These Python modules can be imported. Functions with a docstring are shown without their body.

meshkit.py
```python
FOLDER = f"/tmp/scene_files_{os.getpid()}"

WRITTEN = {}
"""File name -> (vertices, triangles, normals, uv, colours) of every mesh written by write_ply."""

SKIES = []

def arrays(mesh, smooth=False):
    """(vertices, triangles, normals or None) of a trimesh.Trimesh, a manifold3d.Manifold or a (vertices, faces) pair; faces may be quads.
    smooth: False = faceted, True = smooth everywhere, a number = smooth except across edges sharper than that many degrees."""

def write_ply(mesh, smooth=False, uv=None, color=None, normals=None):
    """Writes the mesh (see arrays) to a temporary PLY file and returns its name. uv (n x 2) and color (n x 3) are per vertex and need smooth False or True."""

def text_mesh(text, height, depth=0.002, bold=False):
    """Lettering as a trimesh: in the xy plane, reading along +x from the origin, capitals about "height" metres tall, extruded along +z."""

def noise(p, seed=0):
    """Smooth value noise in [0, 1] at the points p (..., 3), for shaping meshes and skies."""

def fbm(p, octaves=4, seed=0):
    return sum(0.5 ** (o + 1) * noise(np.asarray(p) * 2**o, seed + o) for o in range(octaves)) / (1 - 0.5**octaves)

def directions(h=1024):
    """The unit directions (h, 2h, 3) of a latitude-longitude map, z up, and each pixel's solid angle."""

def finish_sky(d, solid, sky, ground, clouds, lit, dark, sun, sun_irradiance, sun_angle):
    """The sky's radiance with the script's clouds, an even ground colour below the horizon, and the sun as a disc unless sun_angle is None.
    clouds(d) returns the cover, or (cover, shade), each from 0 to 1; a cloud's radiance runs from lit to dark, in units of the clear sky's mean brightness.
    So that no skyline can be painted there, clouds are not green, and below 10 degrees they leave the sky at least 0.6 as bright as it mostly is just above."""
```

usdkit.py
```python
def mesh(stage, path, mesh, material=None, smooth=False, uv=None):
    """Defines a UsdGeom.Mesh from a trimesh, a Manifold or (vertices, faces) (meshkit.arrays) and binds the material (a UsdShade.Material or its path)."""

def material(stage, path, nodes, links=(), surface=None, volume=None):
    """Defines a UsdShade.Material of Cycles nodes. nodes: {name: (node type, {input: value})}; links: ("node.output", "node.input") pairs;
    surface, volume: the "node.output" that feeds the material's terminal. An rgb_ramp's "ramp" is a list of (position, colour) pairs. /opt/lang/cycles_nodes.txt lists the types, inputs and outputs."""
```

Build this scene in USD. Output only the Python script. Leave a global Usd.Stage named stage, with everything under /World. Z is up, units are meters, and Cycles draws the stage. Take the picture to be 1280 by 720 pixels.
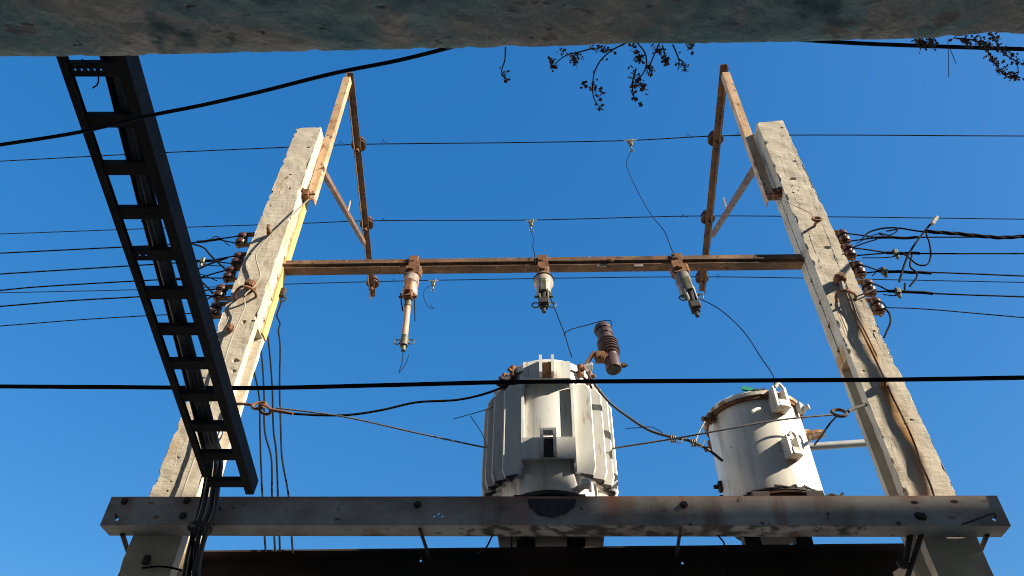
import math, random
import numpy as np, trimesh
import manifold3d as m3
from manifold3d import Manifold
import usdkit, meshkit
from pxr import Usd, UsdGeom, UsdLux, UsdShade, Gf, Sdf

stage = Usd.Stage.CreateInMemory()
UsdGeom.SetStageUpAxis(stage, 'Z'); UsdGeom.SetStageMetersPerUnit(stage, 1.0)
UsdGeom.Xform.Define(stage, '/World'); UsdGeom.Scope.Define(stage, '/World/Looks')
random.seed(7); rng = np.random.default_rng(7)

# ---------------------------------------------------------------- camera, sky, sun
CAM = np.array([0.0, 0.0, 1.6]); FPX = 961.0
_z = np.array([19.0, 989.0, FPX]); _z /= np.linalg.norm(_z)       # zenith seen in camera axes (x right, y up, z forward)
_fh = np.array([0, 0, 1.0]) - _z * _z[2]; _fh /= np.linalg.norm(_fh)  # horizontal heading in camera axes
_rh = np.cross(_fh, _z)                                            # right = heading x up
C2W = np.stack([_rh if _rh[0] > 0 else -_rh, _fh, _z])             # rows: world x, y, z in camera axes (left handed triple checked below)
cam = UsdGeom.Camera.Define(stage, '/World/camera')
R = C2W
right, up, fwd = R @ [1, 0, 0], R @ [0, 1, 0], R @ [0, 0, 1]
M = np.eye(4); M[0, :3], M[1, :3], M[2, :3], M[3, :3] = right, up, -fwd, CAM
cam.AddTransformOp().Set(Gf.Matrix4d(*M.ravel().tolist()))
cam.CreateHorizontalApertureAttr(36.0); cam.CreateVerticalApertureAttr(36.0 * 9 / 16); cam.CreateFocalLengthAttr(36.0 * FPX / 1280)
cam.CreateClippingRangeAttr(Gf.Vec2f(0.05, 5000)); cam.CreateExposureAttr(1.15)
SUN_AZ, SUN_EL = math.radians(64), math.radians(28)               # azimuth: to the right of straight behind the camera
SUN = np.array([math.sin(SUN_AZ) * math.cos(SUN_EL), -math.cos(SUN_AZ) * math.cos(SUN_EL), math.sin(SUN_EL)])
SKY_K = 1.74                                                        # the photograph's sky is flatter than the clear-sky model
dome = UsdLux.DomeLight.Define(stage, '/World/sky')
dm = usdkit.material(stage, '/World/Looks/sky', {
    's': ('sky_texture', dict(sky_type='single_scattering', sun_disc=False, sun_elevation=SUN_EL, sun_rotation=math.atan2(SUN[0], SUN[1]), altitude=300.0, air_density=1.0, aerosol_density=0.8, ozone_density=1.6)),
'c': ('separate_color', {'color_type': 'hsv'}), 'w': ('math', {'math_type': 'power', 'value2': 0.47}), 'k': ('math', {'math_type': 'multiply', 'value2': SKY_K}), 'e': ('combine_color', {'color_type': 'hsv'}),
    'h': ('hsv', {'saturation': 1.40}), 'b': ('background_shader', {'strength': 0.10})},
    [('s.color', 'c.color'), ('c.r', 'e.r'), ('c.g', 'e.g'), ('c.b', 'w.value1'), ('w.value', 'k.value1'), ('k.value', 'e.b'), ('e.color', 'h.color'), ('h.color', 'b.color')], surface='b.background')
UsdShade.MaterialBindingAPI.Apply(dome.GetPrim()).Bind(dm)
dome.GetPrim().SetCustomDataByKey('kind', 'structure')
sun = UsdLux.DistantLight.Define(stage, '/World/sun')
sun.CreateIntensityAttr(1.25); sun.CreateAngleAttr(0.5); sun.CreateColorAttr(Gf.Vec3f(1.0, 0.90, 0.74)); sun.GetPrim().CreateAttribute('inputs:normalize', Sdf.ValueTypeNames.Bool).Set(True)
_zx = SUN; _xx = np.cross([0, 0, 1.0], _zx); _xx /= np.linalg.norm(_xx); _yx = np.cross(_zx, _xx)
ML = np.eye(4); ML[0, :3], ML[1, :3], ML[2, :3] = _xx, _yx, _zx
sun.AddTransformOp().Set(Gf.Matrix4d(*ML.ravel().tolist()))

# ---------------------------------------------------------------- survey frame of the pole structure: u along the poles, v away, h above the eye
PSI = math.radians(3.7)
U = np.array([math.cos(PSI), -math.sin(PSI), 0]); V = np.array([math.sin(PSI), math.cos(PSI), 0]); Z = np.array([0, 0, 1.0])
def F(u, v, h): return CAM + U * u + V * v + Z * h
def uvh(p): q = np.asarray(p) - CAM; return np.array([q @ U, q @ V, q @ Z])
def ray(px, py):
    d = R @ np.array([px - 640.0, 360.0 - py, FPX]); return d / np.linalg.norm(d)
def on(px, py, p0, n):
    d = ray(px, py); return CAM + d * (((np.asarray(p0) - CAM) @ n) / (d @ n))
def pv(px, py, v): return on(px, py, F(0, v, 0), V)               # sight line met with a plane parallel to the poles
def ph(px, py, h): return on(px, py, F(0, 0, h), Z)               # ... with a level plane
def pab(px, py, a, b):                                            # ... with the vertical plane through two points
    n = np.cross(np.asarray(b) - a, Z); return on(px, py, a, n / np.linalg.norm(n))
def proj(p):
    q = R.T @ (np.asarray(p) - CAM); return np.array([640 + FPX * q[0] / q[2], 360 - FPX * q[1] / q[2]])

# ---------------------------------------------------------------- materials (all procedural)
def mat(name, stops, scale=6.0, detail=6.0, rough=0.7, bump=0.2, bscale=60.0, metallic=0.0, stretch=(1, 1, 1), spots=None, dist=0.003, distortion=0.3, spec=0.5, rr=0.6, bst=(1, 1, 1), prim=None):
    n = {'g': ('geometry', {}), 'mp': ('mapping', {'scale': stretch}), 'n': ('noise_texture', dict(scale=scale, detail=detail, roughness=rr, distortion=distortion)),
         'r': ('rgb_ramp', {'ramp': stops}), 'mb': ('mapping', {'scale': bst}), 'n2': ('noise_texture', dict(scale=bscale, detail=5.0, roughness=0.65)),
         'b': ('bump', dict(strength=bump, distance=dist)), 'p': ('principled_bsdf', dict(roughness=rough, metallic=metallic, specular_ior_level=spec))}
    l = [('g.position', 'mp.vector'), ('mp.vector', 'n.vector'), ('n.fac', 'r.fac'), ('g.position', 'mb.vector'), ('mb.vector', 'n2.vector'), ('n2.fac', 'b.height'), ('b.normal', 'p.normal')]
    out = 'r.color'
    for k, (nm, col) in enumerate(prim or []):
        n[f'a{k}'] = ('attribute', {'attribute': nm}); n[f'd{k}'] = ('mix_color', {'b': col}); l += [(f'a{k}.fac', f'd{k}.fac'), (out, f'd{k}.a')]; out = f'd{k}.result'
    for k, (sc, lo, hi, col, st) in enumerate(spots or []):
        n[f'm{k}'] = ('mapping', {'scale': st, 'location': (k * 3.7, k * 1.3, k * 9.1)}); n[f's{k}'] = ('noise_texture', dict(scale=sc, detail=4.0, roughness=0.6))
        n[f'q{k}'] = ('rgb_ramp', {'ramp': [(0, (0, 0, 0)), (lo, (0, 0, 0)), (hi, (1, 1, 1)), (1, (1, 1, 1))]}); n[f'c{k}'] = ('mix_color', {'b': col})
        l += [('g.position', f'm{k}.vector'), (f'm{k}.vector', f's{k}.vector'), (f's{k}.fac', f'q{k}.fac'), (f'q{k}.color', f'c{k}.fac'), (out, f'c{k}.a')]
        out = f'c{k}.result'
    l.append((out, 'p.base_color'))
    return usdkit.material(stage, '/World/Looks/' + name, n, l, surface='p.BSDF')
one = (1, 1, 1)
CONC = mat('pole_concrete', [(0.25, (.36, .305, .225)), (0.5, (.50, .44, .345)), (0.75, (.60, .54, .43))], 9, 8,   .92, .32, 18, dist=.015, bst=(1, 1, 2.6), prim=[('stain', (.42, .22, .07))],
           spots=[(55, .70, .78, (.18, .15, .11), (1, 1, .7)), (2.2, .62, .78, (.40, .26, .11), (3, 3, .8))], spec=.2)
STAIN = mat('orange_run_off', [(0.3, (.50, .30, .09)), (0.7, (.62, .43, .18))], 12, 6, .9, .2, 40)
SOFF = mat('painted_soffit', [(0.30, (.16, .29, .295)), (0.46, (.27, .36, .33)), (0.54, (.41, .375, .325)), (0.72, (.52, .475, .41))], 3.2, 7, .85, .9, 22, dist=.012, stretch=(1, 1.6, 1),
           spots=[(28, .64, .72, (.03, .026, .02), (1, 2, 1)), (11, .60, .66, (.24, .22, .185), (1, 2, 1)), (5, .62, .68, (.09, .15, .15), (1, 1.4, 1))], distortion=1.2)
PLAST = mat('building_plaster', [(0.3, (.10, .088, .075)), (0.7, (.16, .145, .125))], 2, 6, .9, .3, 30)
PALE = mat('pale_plaster', [(0.3, (.66, .60, .50)), (0.7, (.76, .70, .60))], 2, 6, .9, .3, 30)
GRND = mat('ground_concrete', [(0.3, (.27, .25, .215)), (0.7, (.37, .345, .30))], 1.5, 8, .9, .3, 40)
WHITE = mat('white_tank_paint', [(0.3, (.52, .50, .45)), (0.55, (.63, .62, .57)), (0.8, (.66, .65, .61))], 4, 6, .42, .12, 80, stretch=(2, 2, .5),
            spots=[(9, .56, .74, (.26, .24, .20), (2.2, 2.2, .22)), (14, .63, .74, (.30, .16, .07), (1.6, 1.6, .35)), (60, .68, .74, (.10, .07, .05), one)])
WHITE2 = mat('cream_tank_paint', [(0.3, (.52, .49, .41)), (0.55, (.64, .61, .54)), (0.8, (.68, .66, .59))], 4, 6, .42, .12, 80, stretch=(2, 2, .5), prim=[('stain', (.30, .13, .045))],
            spots=[(8, .58, .76, (.30, .27, .21), (2.2, 2.2, .2)), (11, .64, .72, (.36, .21, .09), (1.6, 1.6, .3)), (55, .67, .73, (.12, .07, .04), one)])
RUST = mat('rust', [(0.25, (.055, .028, .018)), (0.5, (.16, .070, .030)), (0.75, (.27, .125, .048))], 22, 7, .9, .5, 120)
RUSTW = mat('rusty_white_paint', [(0.30, (.18, .08, .035)), (0.46, (.36, .20, .09)), (0.52, (.62, .58, .49)), (0.8, (.72, .69, .60))], 16, 7, .7, .4, 110)
OCHRE = mat('ochre_rusted_steel', [(0.25, (.34, .17, .075)), (0.5, (.50, .32, .17)), (0.75, (.60, .47, .32))], 12, 7, .75, .4, 120, stretch=(1, 1, .4), spots=[(34, .58, .68, (.13, .055, .025), (1, 1, .5)), (9, .60, .72, (.20, .09, .04), (1, 1, .6))])
BROWN = mat('brown_rusted_steel', [(0.25, (.07, .038, .024)), (0.5, (.155, .082, .042)), (0.75, (.29, .17, .09))], 10, 7, .8, .4, 120, stretch=(.6, 1, 1),
            spots=[(30, .66, .72, (.48, .40, .29), (1, 1, 2)), (45, .58, .66, (.045, .024, .016), one), (7, .58, .70, (.06, .035, .025), one)])
GALV = mat('galvanised_steel', [(0.3, (.30, .30, .29)), (0.7, (.48, .49, .49))], 12, 6, .55, .15, 120, metallic=.3)
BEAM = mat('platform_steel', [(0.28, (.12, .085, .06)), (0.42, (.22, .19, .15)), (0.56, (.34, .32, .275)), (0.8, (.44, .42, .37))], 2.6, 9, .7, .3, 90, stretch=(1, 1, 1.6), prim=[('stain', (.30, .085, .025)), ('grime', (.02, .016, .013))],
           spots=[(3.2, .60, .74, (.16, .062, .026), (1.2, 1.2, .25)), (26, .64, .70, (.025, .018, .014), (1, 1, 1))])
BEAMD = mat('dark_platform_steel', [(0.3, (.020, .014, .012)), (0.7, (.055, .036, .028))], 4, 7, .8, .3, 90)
TRAY = mat('black_tray_steel', [(0.3, (.008, .006, .006)), (0.7, (.022, .017, .015))], 8, 6, .75, .2, 90, spec=.2)
CABLE = mat('black_cable_sheath', [(0.3, (.006, .006, .008)), (0.7, (.013, .012, .014))], 20, 3, .8, .1, 120, spec=.08)
GREYC = mat('grey_cable_sheath', [(0.3, (.028, .028, .028)), (0.7, (.055, .053, .05))], 14, 4, .6, .1, 120)
WIRE = mat('weathered_wire', [(0.3, (.008, .008, .011)), (0.7, (.018, .017, .018))], 30, 3, .8, .0, 120, spec=.08)
GREYW = mat('pale_grey_wire', [(0.3, (.24, .215, .165)), (0.7, (.34, .31, .25))], 14, 4, .8, .1, 60)
STRAND = mat('steel_strand', [(0.3, (.12, .11, .10)), (0.7, (.24, .22, .19))], 60, 3, .5, .3, 300, metallic=.4)
PORCB = mat('brown_porcelain', [(0.3, (.050, .022, .016)), (0.7, (.115, .052, .034))], 12, 4, .3, .05, 60)
PORCM = mat('mauve_brown_porcelain', [(0.3, (.055, .032, .028)), (0.7, (.105, .066, .056))], 12, 4, .38, .05, 60)
PORCW = mat('cream_porcelain', [(0.3, (.20, .14, .10)), (0.5, (.36, .30, .24)), (0.7, (.48, .43, .36))], 14, 4, .35, .05, 60)
PORCG = mat('grey_porcelain', [(0.3, (.10, .085, .07)), (0.7, (.20, .18, .155))], 14, 4, .4, .05, 60)
BRONZE = mat('weathered_bronze', [(0.3, (.08, .075, .05)), (0.6, (.16, .15, .10)), (0.8, (.22, .30, .22))], 40, 5, .55, .2, 200, metallic=.5)
TUBE = mat('fuse_tube_fibre', [(0.3, (.34, .20, .13)), (0.7, (.52, .34, .24))], 14, 4, .6, .1, 60)
BLACKR = mat('black_tar', [(0.3, (.014, .012, .011)), (0.7, (.05, .042, .036))], 40, 5, .8, .5, 90)
GREENT = mat('green_tape', [(0.3, (.01, .22, .12)), (0.7, (.02, .32, .18))], 14, 4, .5, .1, 60)
STEM = mat('dry_stem', [(0.3, (.035, .022, .016)), (0.7, (.075, .045, .032))], 60, 3, .8, .1, 100)
LEAF = usdkit.material(stage, '/World/Looks/dry_leaf', {'g': ('geometry', {}), 'n': ('noise_texture', {'scale': 40.0}), 'r': ('rgb_ramp', {'ramp': [(0.3, (.05, .028, .018)), (0.6, (.11, .055, .034)), (0.8, (.09, .085, .03))]}),
        'p': ('principled_bsdf', {'roughness': .7}), 't': ('translucent_bsdf', {}), 'm': ('mix_closure', {'fac': .25})},
        [('g.position', 'n.vector'), ('n.fac', 'r.fac'), ('r.color', 'p.base_color'), ('r.color', 't.color'), ('p.BSDF', 'm.closure1'), ('t.BSDF', 'm.closure2')], surface='m.closure')

# ---------------------------------------------------------------- objects
names = {}
def stain(path_or_prim, name, fn):
    g = UsdGeom.Mesh(path_or_prim); o = ORIG[str(path_or_prim.GetPath())]; p = np.array(g.GetPointsAttr().Get(), float) + o
    v = np.clip(fn(p), 0, 1).astype(np.float32)
    UsdGeom.PrimvarsAPI(g).CreatePrimvar(name, Sdf.ValueTypeNames.FloatArray, 'vertex').Set(v.tolist())
def numbered(path):
    k = names.get(path, -1) + 1; names[path] = k
    return path if k == 0 else f'{path}_{k:03d}'
ORIG = {}
def tag(pr, label=None, cat=None, group=None, kind=None):
    for k, v in (('label', label), ('category', cat), ('group', group), ('kind', kind)):
        if v: pr.SetCustomDataByKey(k, v)
    return pr
def thing(name, label, cat, loc=(0, 0, 0), group=None, mtx=None):
    p = numbered('/World/' + name); x = UsdGeom.Xform.Define(stage, p)
    if mtx is None: x.AddTranslateOp().Set(Gf.Vec3d(*map(float, loc))); ORIG[p] = np.array(loc, float)
    else: x.AddTransformOp().Set(Gf.Matrix4d(*np.asarray(mtx, float).T.ravel().tolist())); ORIG[p] = np.zeros(3)
    return tag(x.GetPrim(), label, cat, group)
def tm(m):
    if isinstance(m, trimesh.Trimesh): return m
    v, f, _ = meshkit.arrays(m); return trimesh.Trimesh(v, f, process=False)
def obj(name, mesh, material, parent=None, smooth=35, label=None, cat=None, group=None, kind=None):
    base = str(parent.GetPath()) if parent is not None else '/World'
    p = numbered(base + '/' + name)
    o = ORIG.get(base, np.zeros(3)); ms = [tm(m) for m in (mesh if isinstance(mesh, list) else [mesh])]
    m = trimesh.util.concatenate(ms) if len(ms) > 1 else ms[0].copy()
    if parent is None and not kind:                                # a single-mesh thing gets its own base point
        o = m.vertices.mean(0)
    m = trimesh.Trimesh(m.vertices - o, m.faces, process=False)
    g = usdkit.mesh(stage, p, m, material, smooth=smooth)
    if parent is None and not kind: g.AddTranslateOp().Set(Gf.Vec3d(*map(float, o)))
    ORIG[p] = o
    return tag(g.GetPrim(), label, cat, group, kind)
def copy_of(src, mtx, label=None, group=None):
    base = src.GetPath().pathString; stem = base.split('/')[-1].rstrip('0123456789').rstrip('_') if base[-3:].isdigit() else base.split('/')[-1]
    p = numbered('/World/' + stem); x = UsdGeom.Xform.Define(stage, p); pr = x.GetPrim()
    pr.GetReferences().AddInternalReference(src.GetPath())
    x.ClearXformOpOrder(); x.AddTransformOp().Set(Gf.Matrix4d(*np.asarray(mtx, float).T.ravel().tolist()))
    pr.SetInstanceable(True)
    return tag(pr, label, src.GetCustomDataByKey('category'), group or src.GetCustomDataByKey('group'))
def frame(o, x, y=None, z=None):
    """4x4 (column vectors) with the given axes"""
    m = np.eye(4); m[:3, 0], m[:3, 1], m[:3, 2], m[:3, 3] = x, y, z, o; return m

def box(o, ax, ay, az, bev=0.0):
    """box with one corner o and edge vectors"""
    o, ax, ay, az = (np.asarray(q, float) for q in (o, ax, ay, az))
    v = [o + ax * i + ay * j + az * k for k in (0, 1) for j in (0, 1) for i in (0, 1)]
    m = trimesh.convex.convex_hull(np.array(v)); return m
def cbox(c, ax, ay, az, sx, sy, sz, bev=0.0):
    c = np.asarray(c, float); ax, ay, az = (np.asarray(q, float) for q in (ax, ay, az))
    pts = []
    for i in (-1, 1):
        for j in (-1, 1):
            for k in (-1, 1):
                if bev:
                    for d in ((bev, 0, 0), (0, bev, 0), (0, 0, bev)):
                        pts.append(c + ax * i * (sx / 2 - d[1] - d[2]) + ay * j * (sy / 2 - d[0] - d[2]) + az * k * (sz / 2 - d[0] - d[1]))
                else: pts.append(c + ax * i * sx / 2 + ay * j * sy / 2 + az * k * sz / 2)
    return trimesh.convex.convex_hull(np.array(pts))
def unit(a): a = np.asarray(a, float); return a / np.linalg.norm(a)
def smooth_path(p, n=6):
    p = np.asarray(p, float)
    if len(p) < 3 or n <= 1: return p
    q = np.vstack([2 * p[0] - p[1], p, 2 * p[-1] - p[-2]]); out = []
    for i in range(1, len(q) - 2):                                 # centripetal Catmull-Rom, so uneven spacing never folds back
        P0, P1, P2, P3 = q[i - 1:i + 3]; k = [max(np.linalg.norm(b - a), 1e-6) ** .5 for a, b in ((P0, P1), (P1, P2), (P2, P3))]
        t0, t1 = 0, k[0]; t2 = t1 + k[1]; t3 = t2 + k[2]
        for t in np.linspace(t1, t2, n, endpoint=False):
            A1 = (t1 - t) / (t1 - t0) * P0 + (t - t0) / (t1 - t0) * P1; A2 = (t2 - t) / (t2 - t1) * P1 + (t - t1) / (t2 - t1) * P2; A3 = (t3 - t) / (t3 - t2) * P2 + (t - t2) / (t3 - t2) * P3
            B1 = (t2 - t) / (t2 - t0) * A1 + (t - t0) / (t2 - t0) * A2; B2 = (t3 - t) / (t3 - t1) * A2 + (t - t1) / (t3 - t1) * A3
            out.append((t2 - t) / (t2 - t1) * B1 + (t - t1) / (t2 - t1) * B2)
    out.append(p[-1]); return np.array(out)
def tube(p, r, sides=8, n=6, closed=False, r2=None):
    p = smooth_path(p, n) if not closed else np.asarray(p, float)
    N = len(p)
    if closed: t = np.roll(p, -1, 0) - np.roll(p, 1, 0)
    else: t = np.gradient(p, axis=0)
    t /= np.maximum(np.linalg.norm(t, axis=1, keepdims=True), 1e-12)
    a = np.cross(t[0], [0.3, 0.5, 0.81]); a /= np.linalg.norm(a); rings = []
    rs = np.linspace(r, r if r2 is None else r2, N)
    for i in range(N):
        a = a - t[i] * (a @ t[i]); a /= np.linalg.norm(a); b = np.cross(t[i], a)
        th = np.arange(sides) / sides * 2 * math.pi
        rings.append(p[i] + rs[i] * (np.cos(th)[:, None] * a + np.sin(th)[:, None] * b))
    v = np.vstack(rings); f = []
    for i in range(N if closed else N - 1):
        for k in range(sides):
            a0, a1 = i * sides + k, i * sides + (k + 1) % sides; j = (i + 1) % N
            b0, b1 = j * sides + k, j * sides + (k + 1) % sides
            f += [[a0, a1, b1], [a0, b1, b0]]
    if not closed:
        v = np.vstack([v, p[0], p[-1]])
        for k in range(sides):
            f += [[N * sides, (k + 1) % sides, k], [N * sides + 1, (N - 1) * sides + k, (N - 1) * sides + (k + 1) % sides]]
    return trimesh.Trimesh(v, f, process=False)
def cyl(a, b, r, sides=16, r2=None): return tube([a, b], r, sides, 1, r2=r2)
def ring(c, ax, ay, R1, r, n=24, sides=8):
    th = np.arange(n) / n * 2 * math.pi
    return tube(np.asarray(c) + R1 * (np.cos(th)[:, None] * ax + np.sin(th)[:, None] * ay), r, sides, closed=True)
def lathe(prof, o, axis, n=32):
    """prof: (radius, along) pairs"""
    axis = unit(axis); a = unit(np.cross(axis, [0.31, 0.9, 0.12])); b = np.cross(axis, a); th = np.arange(n) / n * 2 * math.pi
    prof = [(max(r, 1e-5), s) for r, s in prof]
    v = np.vstack([np.asarray(o) + axis * s + r * (np.cos(th)[:, None] * a + np.sin(th)[:, None] * b) for r, s in prof]); f = []
    for i in range(len(prof) - 1):
        for k in range(n):
            a0, a1, b0, b1 = i * n + k, i * n + (k + 1) % n, (i + 1) * n + k, (i + 1) * n + (k + 1) % n
            f += [[a0, a1, b1], [a0, b1, b0]]
    m = trimesh.Trimesh(v, f, process=False)
    return m
def prism(pts, d):
    """convex outline swept by the vector d"""
    pts = np.asarray(pts, float); return trimesh.convex.convex_hull(np.vstack([pts, pts + d]))
def mani(m):
    m = tm(m).copy(); m.merge_vertices(); m.fix_normals()
    return Manifold(m3.Mesh(np.asarray(m.vertices, np.float32), np.asarray(m.faces, np.uint32)))
def rough(m, length, amp, scale, seed=0):
    """refine and displace a solid so its faces are uneven and its edges chipped"""
    q = mani(m).refine_to_length(length); t = tm(q); t.merge_vertices(); n = t.vertex_normals
    d = meshkit.fbm(t.vertices * scale, 4, seed) - .5
    t.vertices = t.vertices + n * (d * 2 * amp)[:, None]; return t
def bolt(p, n, r=.012, l=.012):
    n = unit(n); return lathe([(0, l), (r, l), (r * 1.05, 0.0)], p, n, 6)
def extend(p, L): p = np.asarray(p, float); return p + unit(p - L[0]) * L[1]

# ---------------------------------------------------------------- ground, building with canopy
gd = []
S = 3000.0
obj('ground', trimesh.Trimesh([[-S, -S, 0], [S, -S, 0], [S, S, 0], [-S, S, 0]], [[0, 1, 2], [0, 2, 3]], process=False), GRND, smooth=False, kind='structure')
HS = 1.25                                                          # soffit above the eye
edge_px = [(-260, 76), (0, 72), (140, 71.5), (300, 67), (430, 64.5), (560, 62), (700, 59.5), (790, 55), (860, 56), (960, 54), (1080, 51), (1190, 48), (1230, 43), (1280, 44), (1500, 40)]
E = [ph(x, y, HS) for x, y in edge_px]
eL = F(-4.2, uvh(E[0])[1] - .02, HS); eR = F(5.6, uvh(E[-1])[1] + .02, HS)
E = [eL] + E + [eR]
xs = np.array([uvh(p)[0] for p in E]); vs = np.array([uvh(p)[1] for p in E])
def canopy():
    """an uneven slab: fine grid on soffit and front face with a chipped arris"""
    u = np.concatenate([np.linspace(-4.2, -1.2, 40)[:-1], np.linspace(-1.2, 1.2, 400), np.linspace(1.2, 5.6, 60)[1:]])
    ve = np.interp(u, xs, vs)
    ve = ve + .0016 * (meshkit.fbm(np.stack([u * 22, u * 0, u * 0 + 3], 1), 4) - .5)
    chip = np.clip(meshkit.fbm(np.stack([u * 40, u * 0 + 9, u * 0], 1), 3) - .60, 0, 1) * .010
    rows, nu = [], len(u)
    def row(v, h): rows.append(np.stack([u, v, np.full(nu, 0.0) + h], 1))
    row(ve * 0 - 1.45, HS + .16); row(ve * 0 - 1.45, HS)
    for s in np.linspace(0, 1, 60):
        d = .62 * (1 - s) ** 2
        v = ve - chip - d
        fl = 1 - np.exp(-d / .05) * .93
        hh = HS + fl * .010 * (meshkit.fbm(np.stack([u * 6, v * 9, u * 0], 1), 5) - .5) + fl * .009 * (meshkit.fbm(np.stack([u * 30, v * 45, u * 0], 1), 4) - .5)
        hh = hh + (chip * .8 + .004) * np.exp(-d / .012)
        row(v, hh)
    row(ve - .002, HS + .02 + chip); row(ve + .002, HS + .16); row(ve * 0 - 1.45, HS + .16)
    P = np.vstack(rows); P = CAM + P[:, :1] * U + P[:, 1:2] * V + P[:, 2:] * Z
    k = np.arange(len(rows) - 1)[:, None] * nu + np.arange(nu - 1)[None]
    f = np.stack([k, k + nu, k + nu + 1, k + 1], -1).reshape(-1, 4)
    v, f, _ = meshkit.arrays((P, f)); return trimesh.Trimesh(v, f, process=False)
obj('canopy_slab', canopy(), SOFF, smooth=60, label='weathered grey green plastered concrete canopy slab overhead along the top edge', cat='canopy')
VW = -1.5                                                           # facade plane; the roof lines follow from where its shadow ends on the poles
def roof(v, h): return h + 1.6 + (v - VW) / -(SUN @ V) * SUN[2]
RU = .15 + (2.95 - VW) / -(SUN @ V) * (SUN @ U)
bl = thing('building', 'tall plain plastered building that carries the concrete canopy', 'building', F(0, VW, -1.6))
for k, (u0, u1, top) in enumerate(((-9, RU, roof(3.0, 1.655)), (RU + .002, RU + 9, roof(2.9, 1.612)))):
    obj('wall', box(F(u0, VW - 6, -1.6), U * (u1 - u0), V * 6, Z * top), PLAST, bl, smooth=False)
obj('roof_slab', box(F(-9, VW - 5.9, roof(3.0, 1.655) - 1.598), U * (RU + 9), V * 5.7, Z * .05), PLAST, bl, smooth=False)
nb = thing('neighbour_building', 'pale sunlit plastered building standing across the yard on the left', 'building', F(-9, 4, -1.6))
obj('wall', box(F(-13, .2, -1.6), U * 4.8, V * 8.2, Z * 8.4), PALE, nb, smooth=False)
obj('cornice', box(F(-13.1, .1, 6.802), U * 5.0, V * 8.4, Z * .14), PALE, nb, smooth=False)

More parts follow.
